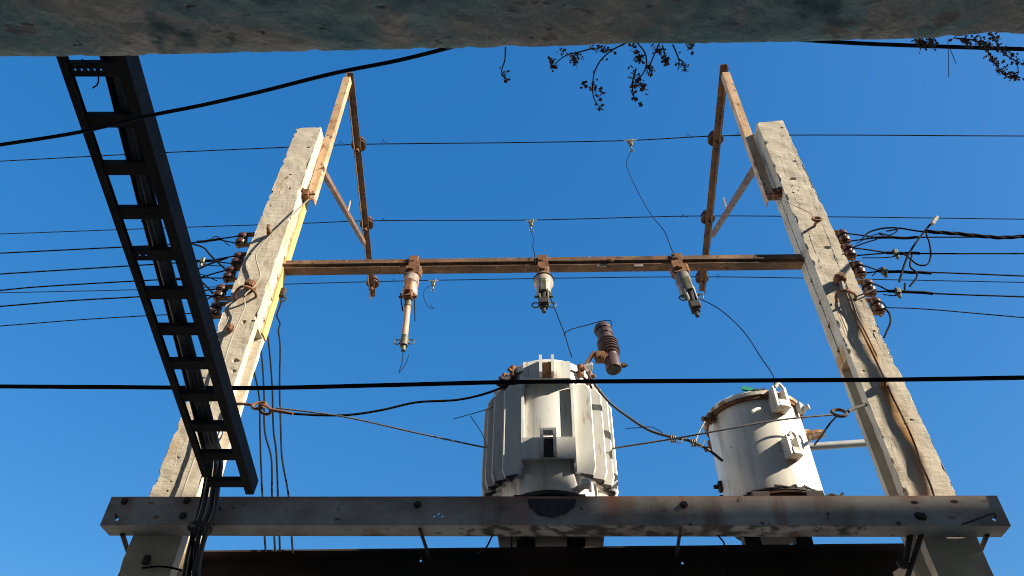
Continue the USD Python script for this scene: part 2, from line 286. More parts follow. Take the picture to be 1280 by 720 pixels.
# ---------------------------------------------------------------- the two concrete poles
V0 = 3.0
SHAFT = {}
def pole(tl, tr, bl_, br, side, name, label, deep_to_px):
    """front face fitted to the plane v = V0; side: +1 when its inner face looks to +u"""
    TL, TR, BL, BR = pv(*tl, V0), pv(*tr, V0), pv(*bl_, V0), pv(*br, V0)
    zt = max(TL[2], TR[2])
    def edge(a, b, z): return a + (b - a) * (z - a[2]) / (b[2] - a[2])
    def sec(z):
        k = (zt - z) / (zt - 3.1); d = .15 + .032 * k
        l, r = edge(TL, BL, z), edge(TR, BR, z); return l, r, d
    def quad(z, zz=None):
        l, r, d = sec(z); return [l, r, r + V * d, l + V * d]
    body = mani(trimesh.convex.convex_hull(np.array(quad(-.3) + [TL, TR, TR + V * .15, TL + V * .15])))
    zd = uvh(pv(*deep_to_px, V0))[2] + CAM[2]
    inner_w = []
    for s in (-1, 1):
        def cut(z0, z1, f0, f1, dep):
            pts = []
            for z in (z0, z1):
                l, r, d = sec(z); e = r if s > 0 else l
                for f in (f0, f1):
                    pts += [e + V * d * f + U * s * .02, e + V * d * f - U * s * dep]
            return mani(trimesh.convex.convex_hull(np.array(pts)))
        body = body - cut(-.29, zd, .30, .80, .045)
        body = body - cut(zd + .001, zt - .25, .53, .575, .008)
        z = zd + .10
        while z < zd + .85:
            l, r, d = sec(z); e = (r if s > 0 else l) + V * d * .55
            tri = [e + V * .022 * -1, e + V * .022, e + Z * -.035]
            body = body - mani(prism([q + U * s * .02 for q in tri], -U * s * .10)); z += .165
    pr_ = np.random.default_rng(20 + side)
    for k in range(17):                                            # blow holes and broken spots of the front face
        z = pr_.uniform(3.2, zt - .05); l, r, d = sec(z); f = pr_.uniform(.08, .94); sz = pr_.choice([.005, .007, .010, .014], p=[.4, .3, .2, .1])
        b = trimesh.creation.icosphere(1, 1.0); b.vertices = b.vertices * [sz * pr_.uniform(.8, 1.8), sz * .8, sz] * (1 + pr_.uniform(-.25, .25, (len(b.vertices), 1)))
        b.vertices = b.vertices @ np.array([U, V, Z]) + (l + (r - l) * f); body = body - mani(b)
    for k in range(34):                                            # chipped arrises
        z = pr_.uniform(3.2, zt - .02); l, r, d = sec(z); e = l if pr_.random() < .6 else r; sz = pr_.uniform(.006, .016)
        b = trimesh.creation.icosphere(1, 1.0); b.vertices = b.vertices * [sz * .8, sz * .8, sz * pr_.uniform(1, 2.6)] * (1 + pr_.uniform(-.3, .3, (len(b.vertices), 1)))
        b.vertices = b.vertices @ np.array([U, V, Z]) + e; body = body - mani(b)
    q = rough(body, .025, .0055, 16, 3 + int(side))
    # coarser waviness of the cast faces
    d = meshkit.fbm(q.vertices * 4, 3, 11) - .5; q.vertices = q.vertices + q.vertex_normals * (d * .008)[:, None]
    c = F(*((uvh(BL) + uvh(BR)) / 2)); c[2] = 0
    t = thing(name, label, 'utility pole', c)
    sh = obj('shaft', q, CONC, t, smooth=40); SHAFT[side] = sh
    if side > 0:                                                   # orange run-off down the inner face, below the bracket
        zz = [zd + .01 + .06 * k for k in range(int((zt - .45 - zd) / .06))]; vv_, ff = [], []
        for k, z in enumerate(zz):
            l, r, d = sec(z); w = .60 + .02 * math.sin(k * 1.9)
            vv_ += [r + V * d * w + U * .009, r + V * d * .985 + U * .009, r + V * d * .985 - U * .02, r + V * d * w - U * .02]
            if k: a = 4 * k; ff += [[a - 4, a - 3, a + 1, a], [a - 3, a - 2, a + 2, a + 1], [a - 1, a - 4, a, a + 3]]
        ff += [[0, 3, 2, 1], [a, a + 1, a + 2, a + 3]]
        obj('rust_stain', trimesh.Trimesh(*meshkit.arrays((vv_, ff))[:2], process=False), STAIN, t, smooth=False, label='orange rust run off on the inner face')
    return t, sec
poleL, secL = pole((371, 160), (401.5, 159), (187.5, 618), (246, 618), 1, 'concrete_pole', 'left pale concrete pole, half covered by the black cable ladder', (334, 402))
poleR, secR = pole((946, 153), (978.5, 151), (1132, 618), (1195.5, 618), -1, 'concrete_pole', 'right pale concrete pole with long wavy shadow down its front', (1068, 440))

# ---------------------------------------------------------------- platform beams
def channel(u0, v0, h0, L, H, W, t, back, n=1):
    """C section from (u0,v0,h0): web on the face v0 when back, else the web lies at v0+W and the lips face the camera"""
    web = box(F(u0, v0 if back else v0 + W - t, h0), U * L, V * t, Z * H)
    top = box(F(u0, v0 + (t if back else 0), h0 + H - t), U * L, V * (W - t), Z * t)
    bot = box(F(u0, v0 + (t if back else 0), h0), U * L, V * (W - t), Z * t)
    ov = [mani(web)]
    a = mani(box(F(u0, v0, h0), U * L, V * W, Z * H)); b = mani(box(F(u0 - .1, v0 + (t if back else -.1), h0 + t), U * (L + .2), V * (W - t + .1), Z * (H - 2 * t)))
    return a - b
VB = 2.90
ul, ur = uvh(pv(139.5, 621, VB))[0], uvh(pv(1246, 619.5, VB))[0]
hb1 = (uvh(pv(139.5, 621, VB))[2] + uvh(pv(1246, 619.5, VB))[2]) / 2
hb0 = (uvh(pv(124, 657, VB))[2] + uvh(pv(1263, 657, VB))[2]) / 2
sag_l, sag_r = uvh(pv(139.5, 621, VB))[2] - hb1, uvh(pv(1246, 619.5, VB))[2] - hb1   # the beam hangs a little lower at its right end
sag = (sag_r - sag_l) / (ur - ul); usag = (ul + ur) / 2
front = channel(ul, VB, hb0, ur - ul, hb1 - hb0, .094, .007, True)
def slot(px, py, w=.032, h=.016, v=VB):
    c = pv(px, py, v); c = c - Z * (sag if v == VB else 0) * (uvh(c)[0] - usag); th = np.arange(14) / 14 * 2 * math.pi
    return mani(prism([c - V * .02 + U * math.cos(a) * w / 2 + Z * math.sin(a) * h / 2 for a in th], V * .06))
for px, py in ((189, 629), (195, 647), (1143, 628), (1193, 627), (1190, 647), (1231, 627)): front = front - slot(px, py)
for px, py in ((146, 649), (1243, 649)): front = front - slot(px, py, .016, .014)
for k in range(3): front = front - slot(543 + k * 5, 645 - (k == 1) * 3, .008, .010)
fb = thing('platform_beam', 'grey rust streaked steel channel beam in front of both poles', 'steel beam', F((ul + ur) / 2, VB, hb0))
front = tm(front.refine_to_length(.016)); front.merge_vertices(); front.vertices = front.vertices + np.outer(((front.vertices - CAM) @ U - usag) * sag, Z)
bch = obj('channel', front, BEAM, fb, smooth=False)
streaks = [(768, 14, 1.0, 1), (790, 7, .5, 1), (733, 5, .45, .8), (855, 4, .9, 1), (640, 16, .35, .9), (600, 30, .35, .6), (522, 8, .4, .7), (655, 5, .4, 1), (920, 20, .25, .5), (1145, 22, .4, .5), (1200, 14, .35, .5), (345, 30, .15, .5), (230, 18, .35, .8), (156, 10, .4, .8)]
def beam_rust(p):
    u = (p - CAM) @ U; h = (p - CAM) @ Z - (u - usag) * sag; out = .55 * np.exp(-(hb1 - h) / .008) 
    nz = meshkit.fbm(np.stack([u * 40, h * 12, u * 0], 1), 4); n2 = meshkit.fbm(np.stack([u * 9, h * 4, u * 0 + 4], 1), 4)
    for px, w, a, ln in streaks:
        c = uvh(pv(px, 640, VB))[0]; ww = w / 300.0; x = (u - c) / (ww * (.7 + .6 * (hb1 - h) / (hb1 - hb0)))
        out = out + a * np.exp(-x * x) * np.clip(1.25 - (hb1 - h) / (hb1 - hb0) / ln, 0, 1) * (.35 + nz)
    return out * (.55 + .9 * n2)
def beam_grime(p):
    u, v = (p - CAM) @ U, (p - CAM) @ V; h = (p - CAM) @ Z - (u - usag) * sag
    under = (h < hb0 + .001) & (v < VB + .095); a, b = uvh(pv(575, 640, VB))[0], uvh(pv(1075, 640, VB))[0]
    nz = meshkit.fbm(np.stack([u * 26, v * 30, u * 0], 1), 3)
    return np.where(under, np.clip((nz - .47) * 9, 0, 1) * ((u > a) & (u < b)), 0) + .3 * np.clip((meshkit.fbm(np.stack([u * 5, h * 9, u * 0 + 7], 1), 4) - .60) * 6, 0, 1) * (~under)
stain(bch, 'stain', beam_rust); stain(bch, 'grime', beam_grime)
for px, py in ((156, 627), (234, 626), (229, 645), (522, 631), (855, 631), (1153, 646), (1148, 645)):
    obj('bolt', [bolt(pv(px, py, VB), -V, .011, .014), lathe([(0, .003), (.016, .003), (.016, 0)], pv(px, py, VB), -V, 16)], BEAMD, fb)
pp = [pv(x, y, VB) for x, y in ((659, 624), (721, 624), (718, 633), (706, 643), (690, 647), (673, 644), (662, 634))]
obj('patch', prism([p - V * .003 for p in pp], V * .0028), BLACKR, fb, label='dark half round tar patch on the beam')
for px, py, d in ((146, 648, 1), (1243, 648, -1)):
    c = pv(px, py, VB - .01)
    obj('wire_tie', tube([c, c - V * .02 + Z * .008, c + U * d * .0 - U * .05 * (d < 0) * 3 - Z * .03 * (d < 0) - V * .012 + U * .01], .004, 6), BLACKR, fb)
VR = 3.19
hr1 = uvh(pv(690, 683.5, VR))[2]
url, urr = uvh(pv(262, 690, VR))[0] - .12, uvh(pv(1125, 690, VR))[0] + .12
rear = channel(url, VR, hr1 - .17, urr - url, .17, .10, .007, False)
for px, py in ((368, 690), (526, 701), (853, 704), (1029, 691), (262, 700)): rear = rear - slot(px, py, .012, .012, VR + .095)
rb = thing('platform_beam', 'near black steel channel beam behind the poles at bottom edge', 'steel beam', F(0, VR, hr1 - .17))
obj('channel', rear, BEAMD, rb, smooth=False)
for px in (526, 851):                                              # long tie bolts between the beams
    a = pv(px, 672, VB + .05); b = F(uvh(a)[0] + .01, VR + .05, hr1 - .06)
    obj('tie_rod', cyl(F(uvh(a)[0], VB + .012, hb0 - .004), b, .007, 8), BEAMD, None, label='short dark tie rod below the beam %s' % ('left of the finned transformer' if px < 700 else 'between the two transformers'), cat='tie rod')
for k, (a, b, lab) in enumerate((((153, 668, 2.97), (161, 692, 3.12), 'dark rod stub under the left end of the front beam'), ((1234, 668, 2.97), (1223, 694, 3.12), 'dark rod stub under the right end of the front beam'))):
    obj('tie_rod', cyl(pv(*a), pv(*b), .010, 8), BEAMD, label=lab, cat='tie rod')
obj('brace_bar', [tube([pv(1138, 668, 2.985), pv(1131, 706, 2.985)], .012, 8, 1), lathe([(0, .012), (.022, .012), (.022, 0)], pv(1128, 705, 2.98), -V, 16)], BEAMD, label='short dark bar with round end under the beam at the right pole', cat='bar')
obj('brace_bar', tube([pv(1152, 668, 2.98), pv(1134, 722, 2.98)], .010, 8, 1), BEAMD, label='longer dark bar crossing the right pole under the beam', cat='bar')

# ---------------------------------------------------------------- upper crossbeam between the poles
VX = 3.10
xl, xr = uvh(pv(352, 326, VX))[0], uvh(pv(1000, 319, VX))[0]
def xh(py_l, py_r): return (uvh(pv(365, py_l, VX))[2] + uvh(pv(990, py_r, VX))[2]) / 2
hx1, hx0 = xh(325, 318.5), xh(335, 328.5)
xb = thing('crossbeam', 'rusty brown steel bar spanning between the two poles', 'steel beam', F(0, VX, hx0))
A, B = pv(350, 335.3, VX), pv(1010, 327.4, VX); A2, B2 = pv(350, 325.3, VX), pv(1010, 317.8, VX)
LX = B - A; HX = Z * ((A2 - A)[2] + (B2 - B)[2]) / 2
obj('bar', [box(A, LX, V * .006, HX), box(A + V * .0062, LX, V * .055, Z * .006), box(A - V * .012 + HX * .34, LX, V * .0118, HX * .10)], BROWN, xb, smooth=False)
for px, py in ((517, 325), (678, 324), (764, 324), (846, 322)):
    obj('bolt_plate', [cbox(pv(px, py, VX - .012), U, V, Z, .055 if px != 764 else .02, .02, .06 if px != 764 else .02, .003), bolt(pv(px, py + 1, VX - .022), -V, .014, .015)], RUST, xb)
obj('weld_chip', cbox(pv(752, 332.5, VX - .002), U, V, Z, .05, .008, .014, .002), PORCW, xb)
obj('weld_chip', cbox(pv(798, 332, VX - .002), U, V, Z, .05, .008, .014, .002), PORCW, xb)

# ---------------------------------------------------------------- crossarm brackets at the pole tops
def angle_iron(a, b, d1, d2, w, t):
    """L section from a to b with flanges along d1 and d2"""
    ax = unit(b - a); d1 = unit(d1 - ax * (d1 @ ax)); d2 = unit(d2 - ax * (d2 @ ax))
    return [box(a, b - a, d1 * w, d2 * t), box(a + d2 * (t + .0003), b - a, d1 * t, d2 * (w - t))]
ARM = {}
def bracket(side, foot, head, arm_far, arm_near, brace_a, brace_b, stub, label, fm):
    vv = V0 + .09
    f0, h0 = pv(*foot, vv), pv(*head, vv); f0 = np.array([*h0[:2], f0[2]]) * .0 + f0
    an = pv(*arm_near, vv); ha = an[2] - CAM[2]
    af = ph(*arm_far, ha)
    t = thing('crossarm_bracket', label, 'crossarm', f0)
    inn = -U * side                                              # towards the middle
    obj('post', angle_iron(f0 + inn * .03, h0 + inn * .025, -inn, V, .055, .006), fm, t, smooth=False)
    d = unit(af - an); sd = unit(np.cross(d, Z))
    obj('arm', [box(an - sd * .027, af - an, sd * .054, Z * .006), box(an - sd * (.027 if side < 0 else -.021), af - an, sd * .006, -Z * .048)], BROWN, t, smooth=False)
    ba = pv(*brace_a, vv + .005); bb = on(*brace_b, an, unit(np.cross(d, Z)))
    obj('brace', angle_iron(ba, bb, Z, sd * side, .035, .005), BROWN, t, smooth=False)
    st = on(*stub, (ba + bb) / 2, unit(np.cross(bb - ba, Z)))
    obj('stub', cbox(st, d, sd, Z, .02, .008, .13, .001), OCHRE, t)
    c = f0 - V * .03 - inn * .03 + Z * .02
    obj('clamp', [cbox(c, U, V, Z, .075, .05, .06, .004), bolt(c - V * .025, -V, .014, .02), cyl(c + inn * .03, c + inn * .075, .007, 8)], RUST, t)
    obj('bolt', [lathe([(0, .004), (.012, .004), (.012, 0)], an + d * .05 - Z * .0485, -Z, 12)], GALV, t)
    ARM[side] = (an, af, d, sd)
    return t
bracket(-1, (386, 250), (434, 96), (466.5, 371), (437.5, 91), (404, 213), (457, 306), (436.5, 258), 'left rusty bracket of cream post, long crossarm and diagonal brace', OCHRE)
bracket(1, (966, 250), (907, 90), (877, 364), (905, 80.5), (944, 208), (888, 297), (906, 254), 'right rusty bracket of orange post, long crossarm and diagonal brace', OCHRE)

# pin insulators on the arms (built once, copied)
pin = None; HVP = {}
labels_pin = {(-1, 0): 'nearest brown pin insulator on the left crossarm, uppermost in view', (-1, 1): 'middle brown pin insulator on the left crossarm', (-1, 2): 'far brown pin insulator on the left crossarm, just below crossbeam',
              (1, 0): 'nearest brown pin insulator on the right crossarm, uppermost in view', (1, 1): 'middle brown pin insulator on the right crossarm', (1, 2): 'far brown pin insulator on the right crossarm, just below crossbeam'}
for side, pts in ((-1, ((447.5, 185), (460, 284), (468, 358))), (1, ((893.5, 178), (882, 277), (877, 352)))):
    an, af, d, sd = ARM[side]
    for k, (px, py) in enumerate(pts):
        q = ph(px, py, an[2] - CAM[2]); s = (q - an) @ d
        off = sd * ((q - an) @ sd) * .0
        q = an + d * s + off
        mtx = frame(q + Z * .008, d, np.cross(Z, d), Z)
        if pin is None:
            pin = thing('pin_insulator', labels_pin[(side, k)], 'insulator', group='pin insulators on the crossarms', mtx=mtx); e = np.eye(3); o = np.zeros(3)
            obj('porcelain', lathe([(0.001, .03), (.045, .03), (.062, .024), (.066, .030), (.058, .045), (.040, .052), (.040, .060), (.060, .062), (.058, .078), (.036, .086), (.032, .094), (.040, .100), (.040, .112), (.022, .122), (0, .124)], o, e[2], 28), PORCB, pin)
            obj('skirt_rim', ring(o + e[2] * .028, e[0], e[1], .061, .006, 28, 6), PORCM, pin)
            obj('pin', [cyl(o - e[2] * .055, o + e[2] * .04, .010, 10), lathe([(0, -.055), (.018, -.055), (.018, -.040), (0, -.040)], o, e[2], 6)], RUST, pin)
        else: copy_of(pin, mtx, labels_pin[(side, k)])
        HVP[(side, k)] = q + Z * .105
# ---------------------------------------------------------------- wires
def wire(name, pts, r, material, label, cat='wire', group=None, n=6, sides=6, ext=(0, 0)):
    pts = [np.asarray(p) for p in pts]
    if ext[0]: pts = [pts[0] + unit(pts[0] - pts[1]) * ext[0]] + pts
    if ext[1]: pts = pts + [pts[-1] + unit(pts[-1] - pts[-2]) * ext[1]]
    return obj(name, tube(pts, r, sides, n), material, label=label, cat=cat, group=group, smooth=60)
hv_px = [[(0, 201.5), (180, 192), (360, 184), (448, 180.5), (620, 178.5), (788, 175.5), (893, 170), (990, 168.8), (1280, 170)],
         [(0, 292.5), (235, 284), (383, 279), (460, 276), (665, 275), (870, 270), (1040, 271), (1280, 274)],
         [(0, 366), (175, 362), (365, 355), (470, 352), (680, 348), (877, 346), (1000, 347.5), (1280, 353)]]
HW = []
for k, l in enumerate(hv_px):
    a, b = HVP[(-1, k)], HVP[(1, k)]
    w = [pab(x, y, a, b) for x, y in l]; HW.append((a, b))
    wire('overhead_wire', w, .0045, WIRE, ['highest thin overhead wire crossing the sky above both poles tops', 'second thin overhead wire crossing the sky, above the crossbeam', 'third thin overhead wire crossing the sky, just below the crossbeam'][k], group='bare overhead wires', ext=(9, 9))
for (px, py, w, lab) in ((480, 178.5, 0, 'tie'), (426, 180, 0, 't'), (862, 171, 0, 't'), (925, 170, 0, 't'), (480, 277, 1, 't'), (856, 272, 1, 't'), (900, 347, 2, 't'), (493, 352, 2, 't')):
    a, b = HW[w]; c = pab(px, py, a, b)
    obj('binding_tail', tube([c + U * .03, c + Z * .02, c - U * .01 + Z * .05, c - U * .025 + Z * .01 + V * .01], .002, 5), WIRE, label='thin curled binding tail on the %s overhead wire %s' % (('highest', 'second', 'third')[w], 'near the left crossarm' if px < 450 else 'right of the left crossarm' if px < 600 else 'left of the right crossarm' if px < 880 else 'right of the right crossarm'), cat='wire end')
# connector clamps on the overhead wires
def clamp(px, py, w, label, s=1):
    a, b = HW[w]; c = pab(px, py, a, b); t = thing('wire_clamp', label, 'clamp', c, group='bronze wire clamps')
    obj('jaw', [cbox(c + Z * .012, U, V, Z, .05, .028, .05, .006), cbox(c - Z * .03, U, V, Z, .03, .03, .05, .006)], BRONZE, t)
    obj('screw', [cyl(c - Z * .1, c - Z * .05, .007, 8), ring(c - Z * .115, U, Z, .018, .004, 16, 6)], BRONZE, t)
    obj('bar', cyl(c - U * .055 + Z * .012 - V * .012, c + U * .055 + Z * .012 - V * .012, .005, 6), GALV, t)
    return c
c1 = clamp(788, 178, 0, 'small clamp hanging on the highest overhead wire')
c2 = clamp(664, 278, 1, 'small clamp hanging on the second overhead wire above crossbeam')
c3 = clamp(542, 353, 2, 'small clamp hanging on the third overhead wire right of left cutout')

# ---------------------------------------------------------------- fuse cutouts below the crossbeam
def cutout(px, py, label, kind):
    top = pv(px, py, VX - .035); dn = {0: unit(-Z + .00 * U - .05 * V), 1: unit(-Z - .06 * V), 2: unit(-Z + .10 * U - .04 * V)}[kind]
    t = thing('fuse_cutout', label, 'fuse cutout', top, group='fuse cutouts under the crossbeam')
    s = unit(np.cross(dn, V)); f = unit(np.cross(s, dn)); f = f if f @ V < 0 else -f
    obj('mounting_clamp', [cbox(top + dn * .035, s, f, dn, .10 if kind != 1 else .07, .06, .085, .012), bolt(top + dn * .03 + f * .03, f, .016, .014), box(top - dn * .05 - s * .03 - f * .0, s * .06, f * .012, dn * .06)], RUST, t)
    if kind == 1: prof = [(.032, .06), (.050, .095), (.054, .105), (.055, .135), (.050, .145), (.040, .165), (.040, .21), (.0, .21)]
    else: prof = [(.036, .07), (.041, .075), (.041, .11), (.044, .115), (.044, .135), (.039, .14), (.039, .18), (.044, .185), (.044, .21), (.036, .225), (.014, .225), (.012, .205), (.0, .205)]
    obj('porcelain', lathe(prof, top, dn, 28), (PORCW, PORCW, PORCG)[kind], t)
    if kind == 1: obj('collar', lathe([(.030, .055), (.034, .055), (.058, .094), (.054, .096)], top, dn, 24), RUST, t)
    e = top + dn * .215
    obj('lower_hinge', [cbox(e + f * .02 + dn * .025, s, f, dn, .05, .045, .06, .006), cyl(e + dn * .04 - s * .05 + f * .02, e + dn * .04 + s * .05 + f * .02, .008, 8), cbox(e - dn * .02 + f * .055, s, f, dn, .035, .02, .10, .004)], BRONZE if kind else RUST, t)
    if kind == 0:
        a = e + dn * .05; b = pv(505.5, 424, uvh(a)[1] - .03)
        obj('fuse_tube', [cyl(a, b, .017, 14)], TUBE, t)
        ax = unit(b - a)
        obj('tube_cap', [cyl(b - ax * .02, b + ax * .05, .021, 12), cyl(b + ax * .05, b + ax * .085, .012, 10)], BRONZE, t); obj('tube_cap', cyl(a - ax * .01, a + ax * .05, .021, 12), BRONZE, t)
        for k in (-1, 1): obj('pull_ring', ring(b + U * .036 * k + ax * .02, U, ax, .017, .0035, 18, 6), BRONZE, t)
        for q in (tube([b + ax * .08, b + ax * .17, b + ax * .24 - U * .01, b + ax * .16 + U * .025, b + ax * .12 + U * .03], .002, 5), tube([a + s * .03 - dn * .06, a + s * .04 + dn * .05, a + s * .055 + dn * .16], .003, 5), tube([a - s * .05 - dn * .06, a - s * .035 + dn * .02, a - s * .02 + dn * .08], .004, 5)): obj('fuse_link_tail', q, WIRE, t)
    else:
        ln = .125 if kind == 1 else .16
        obj('fuse_holder', [cyl(e + f * .03 + dn * .03, e + f * .02 + dn * ln, .024, 12), cbox(e + f * .04 + dn * (ln - .03), s, f, dn, .058, .03, .05, .006), cyl(e + f * .02 + dn * ln, e + f * .02 + dn * (ln + .035), .011, 8)], BLACKR, t)
        for k in (-1, 1): obj('pull_ring', ring(e + s * k * .045 + f * .03 + dn * (ln - .01 if kind == 1 else .06), s, dn, .019, .004, 18, 6), BRONZE, t)
        obj('contact', [cbox(e + s * .022 + f * .045 + dn * .05, s, f, dn, .008, .014, .09, .002), cbox(e - s * .022 + f * .045 + dn * .05, s, f, dn, .008, .014, .09, .002)], GALV if kind == 2 else BRONZE, t)
    return e
q0 = cutout(517, 336, 'left fuse cutout hanging open with its brown fuse tube dangling', 0)
q1 = cutout(679, 336, 'middle fuse cutout with white porcelain collar ring under the crossbeam', 1)
q2 = cutout(848, 334, 'right grey fuse cutout leaning sideways under the crossbeam', 2)
vq = uvh(q1)[1]
def mixv(pts): return [pv(x, y, v) for x, y, v in pts]
w = [c1 - Z * .1] + mixv([(783, 205, 4.2), (795, 235, 3.9), (815, 270, 3.55), (831, 290, 3.3), (838, 308, 3.15), (843, 319, 3.07)])
wire('drop_wire', w, .0028, WIRE, 'thin curving drop wire from highest overhead wire to right cutout')
w = [c2 - Z * .12] + mixv([(667, 300, 4.4), (666, 308, 3.6), (668, 318, 3.09), (669.5, 330, 3.06)])
wire('drop_wire', w, .0028, WIRE, 'short thin drop wire from second overhead wire to middle cutout')
w = [c3 - Z * .02, pab(531, 362, *HW[2]), pab(530, 372, *HW[2]), pab(536, 384, *HW[2]), pab(542, 386, *HW[2]), pab(538, 381, *HW[2])]
wire('drop_wire', w, .0028, WIRE, 'short loose curled wire hanging right of the left cutout')
w = mixv([(688, 372, vq - .03), (697, 395, vq), (706, 418, 3.08), (710, 432, 3.09), (715, 447, 3.12)])
wire('drop_wire', w, .0028, WIRE, 'thin wire from middle cutout down to the finned transformer')
w = mixv([(705, 420, 3.078), (708, 414.5, 3.075), (735, 406, 3.09), (757, 400.5, 3.10), (763, 401, 3.105), (764.5, 409, 3.11)])
wire('drop_wire', w, .0028, WIRE, 'thin branch wire leading to top of the brown surge arrester', n=3)
w = mixv([(862, 369, 3.04), (878, 375, 3.05), (900, 387, 3.06), (930, 415, 3.08), (950, 445, 3.1), (968, 474, 3.12), (966, 489, 3.12), (965, 500, 3.13)])
wire('drop_wire', w, .0028, WIRE, 'thin arcing wire from right cutout to the smaller transformer')

# ---------------------------------------------------------------- big finned transformer
def frame_uvh(c, lean=0.0):
    return c
def big_transformer():
    R0 = .218; VC = 3.125
    b0 = pv(687, 613, VC - R0); hB = uvh(b0)[2]; uC = uvh(b0)[0] * 1.046
    hT = uvh(pv(687, 452, VC - R0))[2]
    base = F(uC, VC, hB); Ht = hT - hB
    t = thing('finned_transformer', 'big white transformer with vertical cooling fins on the platform', 'transformer', base)
    def P(a, r, h): return base + (U * math.sin(a) - V * math.cos(a)) * r + Z * h   # a: angle from the front, to the right
    obj('tank', lathe([(0, .006), (R0 - .03, .006), (R0 - .012, .0), (R0 - .004, .0), (R0, .012), (R0, Ht * .5), (R0, Ht - .03), (0, Ht - .03)], base, Z, 72), WHITE, t, smooth=40)
    obj('base_ring', lathe([(R0 - .014, -.012), (R0 - .006, -.012), (R0 - .002, .004), (R0 - .014, .004)], base, Z, 72), BLACKR, t)
    obj('lid', lathe([(R0 + .010, Ht - .035), (R0 + .014, Ht - .03), (R0 + .014, Ht + .0), (R0 + .004, Ht + .012), (.12, Ht + .05), (0, Ht + .06)], base, Z, 72), WHITE, t, smooth=40)
    obj('lid', lathe([(R0 - .002, Ht - .052), (R0 + .011, Ht - .052), (R0 + .011, Ht - .037), (R0 - .002, Ht - .037)], base, Z, 72), WHITE, t, smooth=40) if False else None
    for a in (-62, -44, 44, 62, 90, -90, 140, -140, 180):
        a = math.radians(a); c = P(a, R0 + .016, Ht - .02); rad = unit(P(a, 1, 0) - base); tg = np.cross(Z, rad)
        obj('lid_clamp', [cbox(c, tg, rad, Z, .026, .03, .07, .004), bolt(c + rad * .015, rad, .010, .018)], RUST if abs(a) < 1.2 else RUSTW, t)
    # cooling fins: flat hollow plates standing radially in two banks
    fins = [30, 47, 62, 78, 97]
    hf0 = .068; hf1 = Ht - .12
    for s in (-1, 1):
        for k, th_ in enumerate(fins):
            at = math.radians(th_) * s; root = P(at, R0 - .006, 0); ad = math.radians(84 + k * 1.5); rad = unit(U * math.sin(ad) * s - V * math.cos(ad)); tg = np.cross(Z, rad)
            w0, w1 = -.02, .098; th = .0085
            out = [(w0, hf0 + .03), (w1 - .03, hf0 + .0), (w1 - .012, hf0 + .012), (w1, hf0 + .05), (w1, hf1 - .04), (w1 - .025, hf1), (w0, hf1)]
            inn = [(w0, hf0 + .036), (w1 - .03, hf0 + .006), (w1 - .014, hf0 + .016), (w1 - .004, hf0 + .053), (w1 - .004, hf1 - .043), (w1 - .028, hf1 - .005), (w0, hf1 - .005)]
            pts = [root + rad * r + Z * h + tg * q * .7 * th for r, h in out for q in (-1, 1)] + [root + rad * r + Z * h + tg * q * th for r, h in inn for q in (-1, 1)]
            fn = obj('cooling_fin', trimesh.convex.convex_hull(np.array(pts)), WHITE, t, smooth=20)
            cap = [root + rad * r + Z * h + tg * q * (th + .0012) for r, h in ((.03, hf0 + .018), (w1 - .035, hf0 - .003), (w1 - .016, hf0 + .006), (w1 - .016, hf0 + .012), (w1 - .036, hf0 + .006), (.03, hf0 + .026)) for q in (-1, 1)]
            obj('end_cap', trimesh.convex.convex_hull(np.array(cap)), BLACKR, fn)
    # hanger brackets on the front: upper and lower
    def bracket_(h, hh, wd, dp, lug, nm, rusty):
        f = VC - R0
        plate = box(F(uC - wd / 2, f - dp, hB + h), U * wd, V * .009, Z * hh)
        topp = [box(F(uC - wd / 2, f - dp + .0095, hB + h), U * .008, V * (dp + .03), Z * hh), box(F(uC + wd / 2 - .008, f - dp + .0095, hB + h), U * .008, V * (dp + .03), Z * hh)]
        pr = obj(nm, [plate] + topp + ([box(F(uC - wd / 2 + .0085, f - dp + .0095, hB + h + hh - .010), U * (wd - .017), V * (dp - .012), Z * .008)] if lug else []), WHITE, t, smooth=False)
        for s in (-1, 1):
            obj('lug', box(F(uC + s * .028 - .007, f - dp - .045, hB + h + hh * .06), U * .014, V * .0445, Z * (hh * 1.0)), WHITE, pr, smooth=False)
        if not rusty: obj('lug_cap', box(F(uC - .0348, f - dp - .045, hB + h + hh * 1.062), U * .0696, V * .044, Z * .012), WHITE, pr, smooth=False)
        obj('lug_web', box(F(uC - .0205, f - dp - .02, hB + h + hh * .04), U * .041, V * .0195, Z * (hh * .75)), RUST if rusty else BLACKR, pr, smooth=False)
    bracket_(Ht - .135, .100, .222, .045, True, 'upper_bracket', True)
    bracket_(.125, .105, .235, .050, True, 'lower_bracket', False)
    for s in (-1, 1):
        obj('side_rail', box(F(uC + s * .114 - .006, VC - R0 - .014, hB + .10), U * .012, V * .055, Z * (Ht - .24)), WHITE, t, smooth=False)
    obj('drain_valve', [cyl(P(.62, R0 - .02, .03), P(.62, R0 + .05, .03), .016, 12), cbox(P(.62, R0 + .05, .03), U, V, Z, .04, .04, .04, .008)], RUSTW, t)
    # bushings and fittings on the lid
    b = base + Z * (Ht + .04) + V * .02 + U * .05
    obj('bushing', lathe([(.05, 0), (.05, .03), (.035, .04)] + [q for k in range(4) for q in ((.036, .05 + k * .035), (.056, .062 + k * .035), (.036, .072 + k * .035))] + [(.02, .20), (.012, .24), (0, .24)], b, Z, 24), PORCB, t) if False else None
    for a in (-58, -50): obj('secondary_bushing', lathe([(.022, 0), (.030, .012), (.022, .022), (.030, .034), (.018, .046), (.010, .075), (0, .075)], P(math.radians(a), R0, Ht - .07), unit(P(math.radians(a), 1, 0) - base), 18), BLACKR, t)
    return t, base, P, Ht, R0, uC, VC, hB
tb, tbase, TP, TH, TR0, tU, tV, tH = big_transformer()
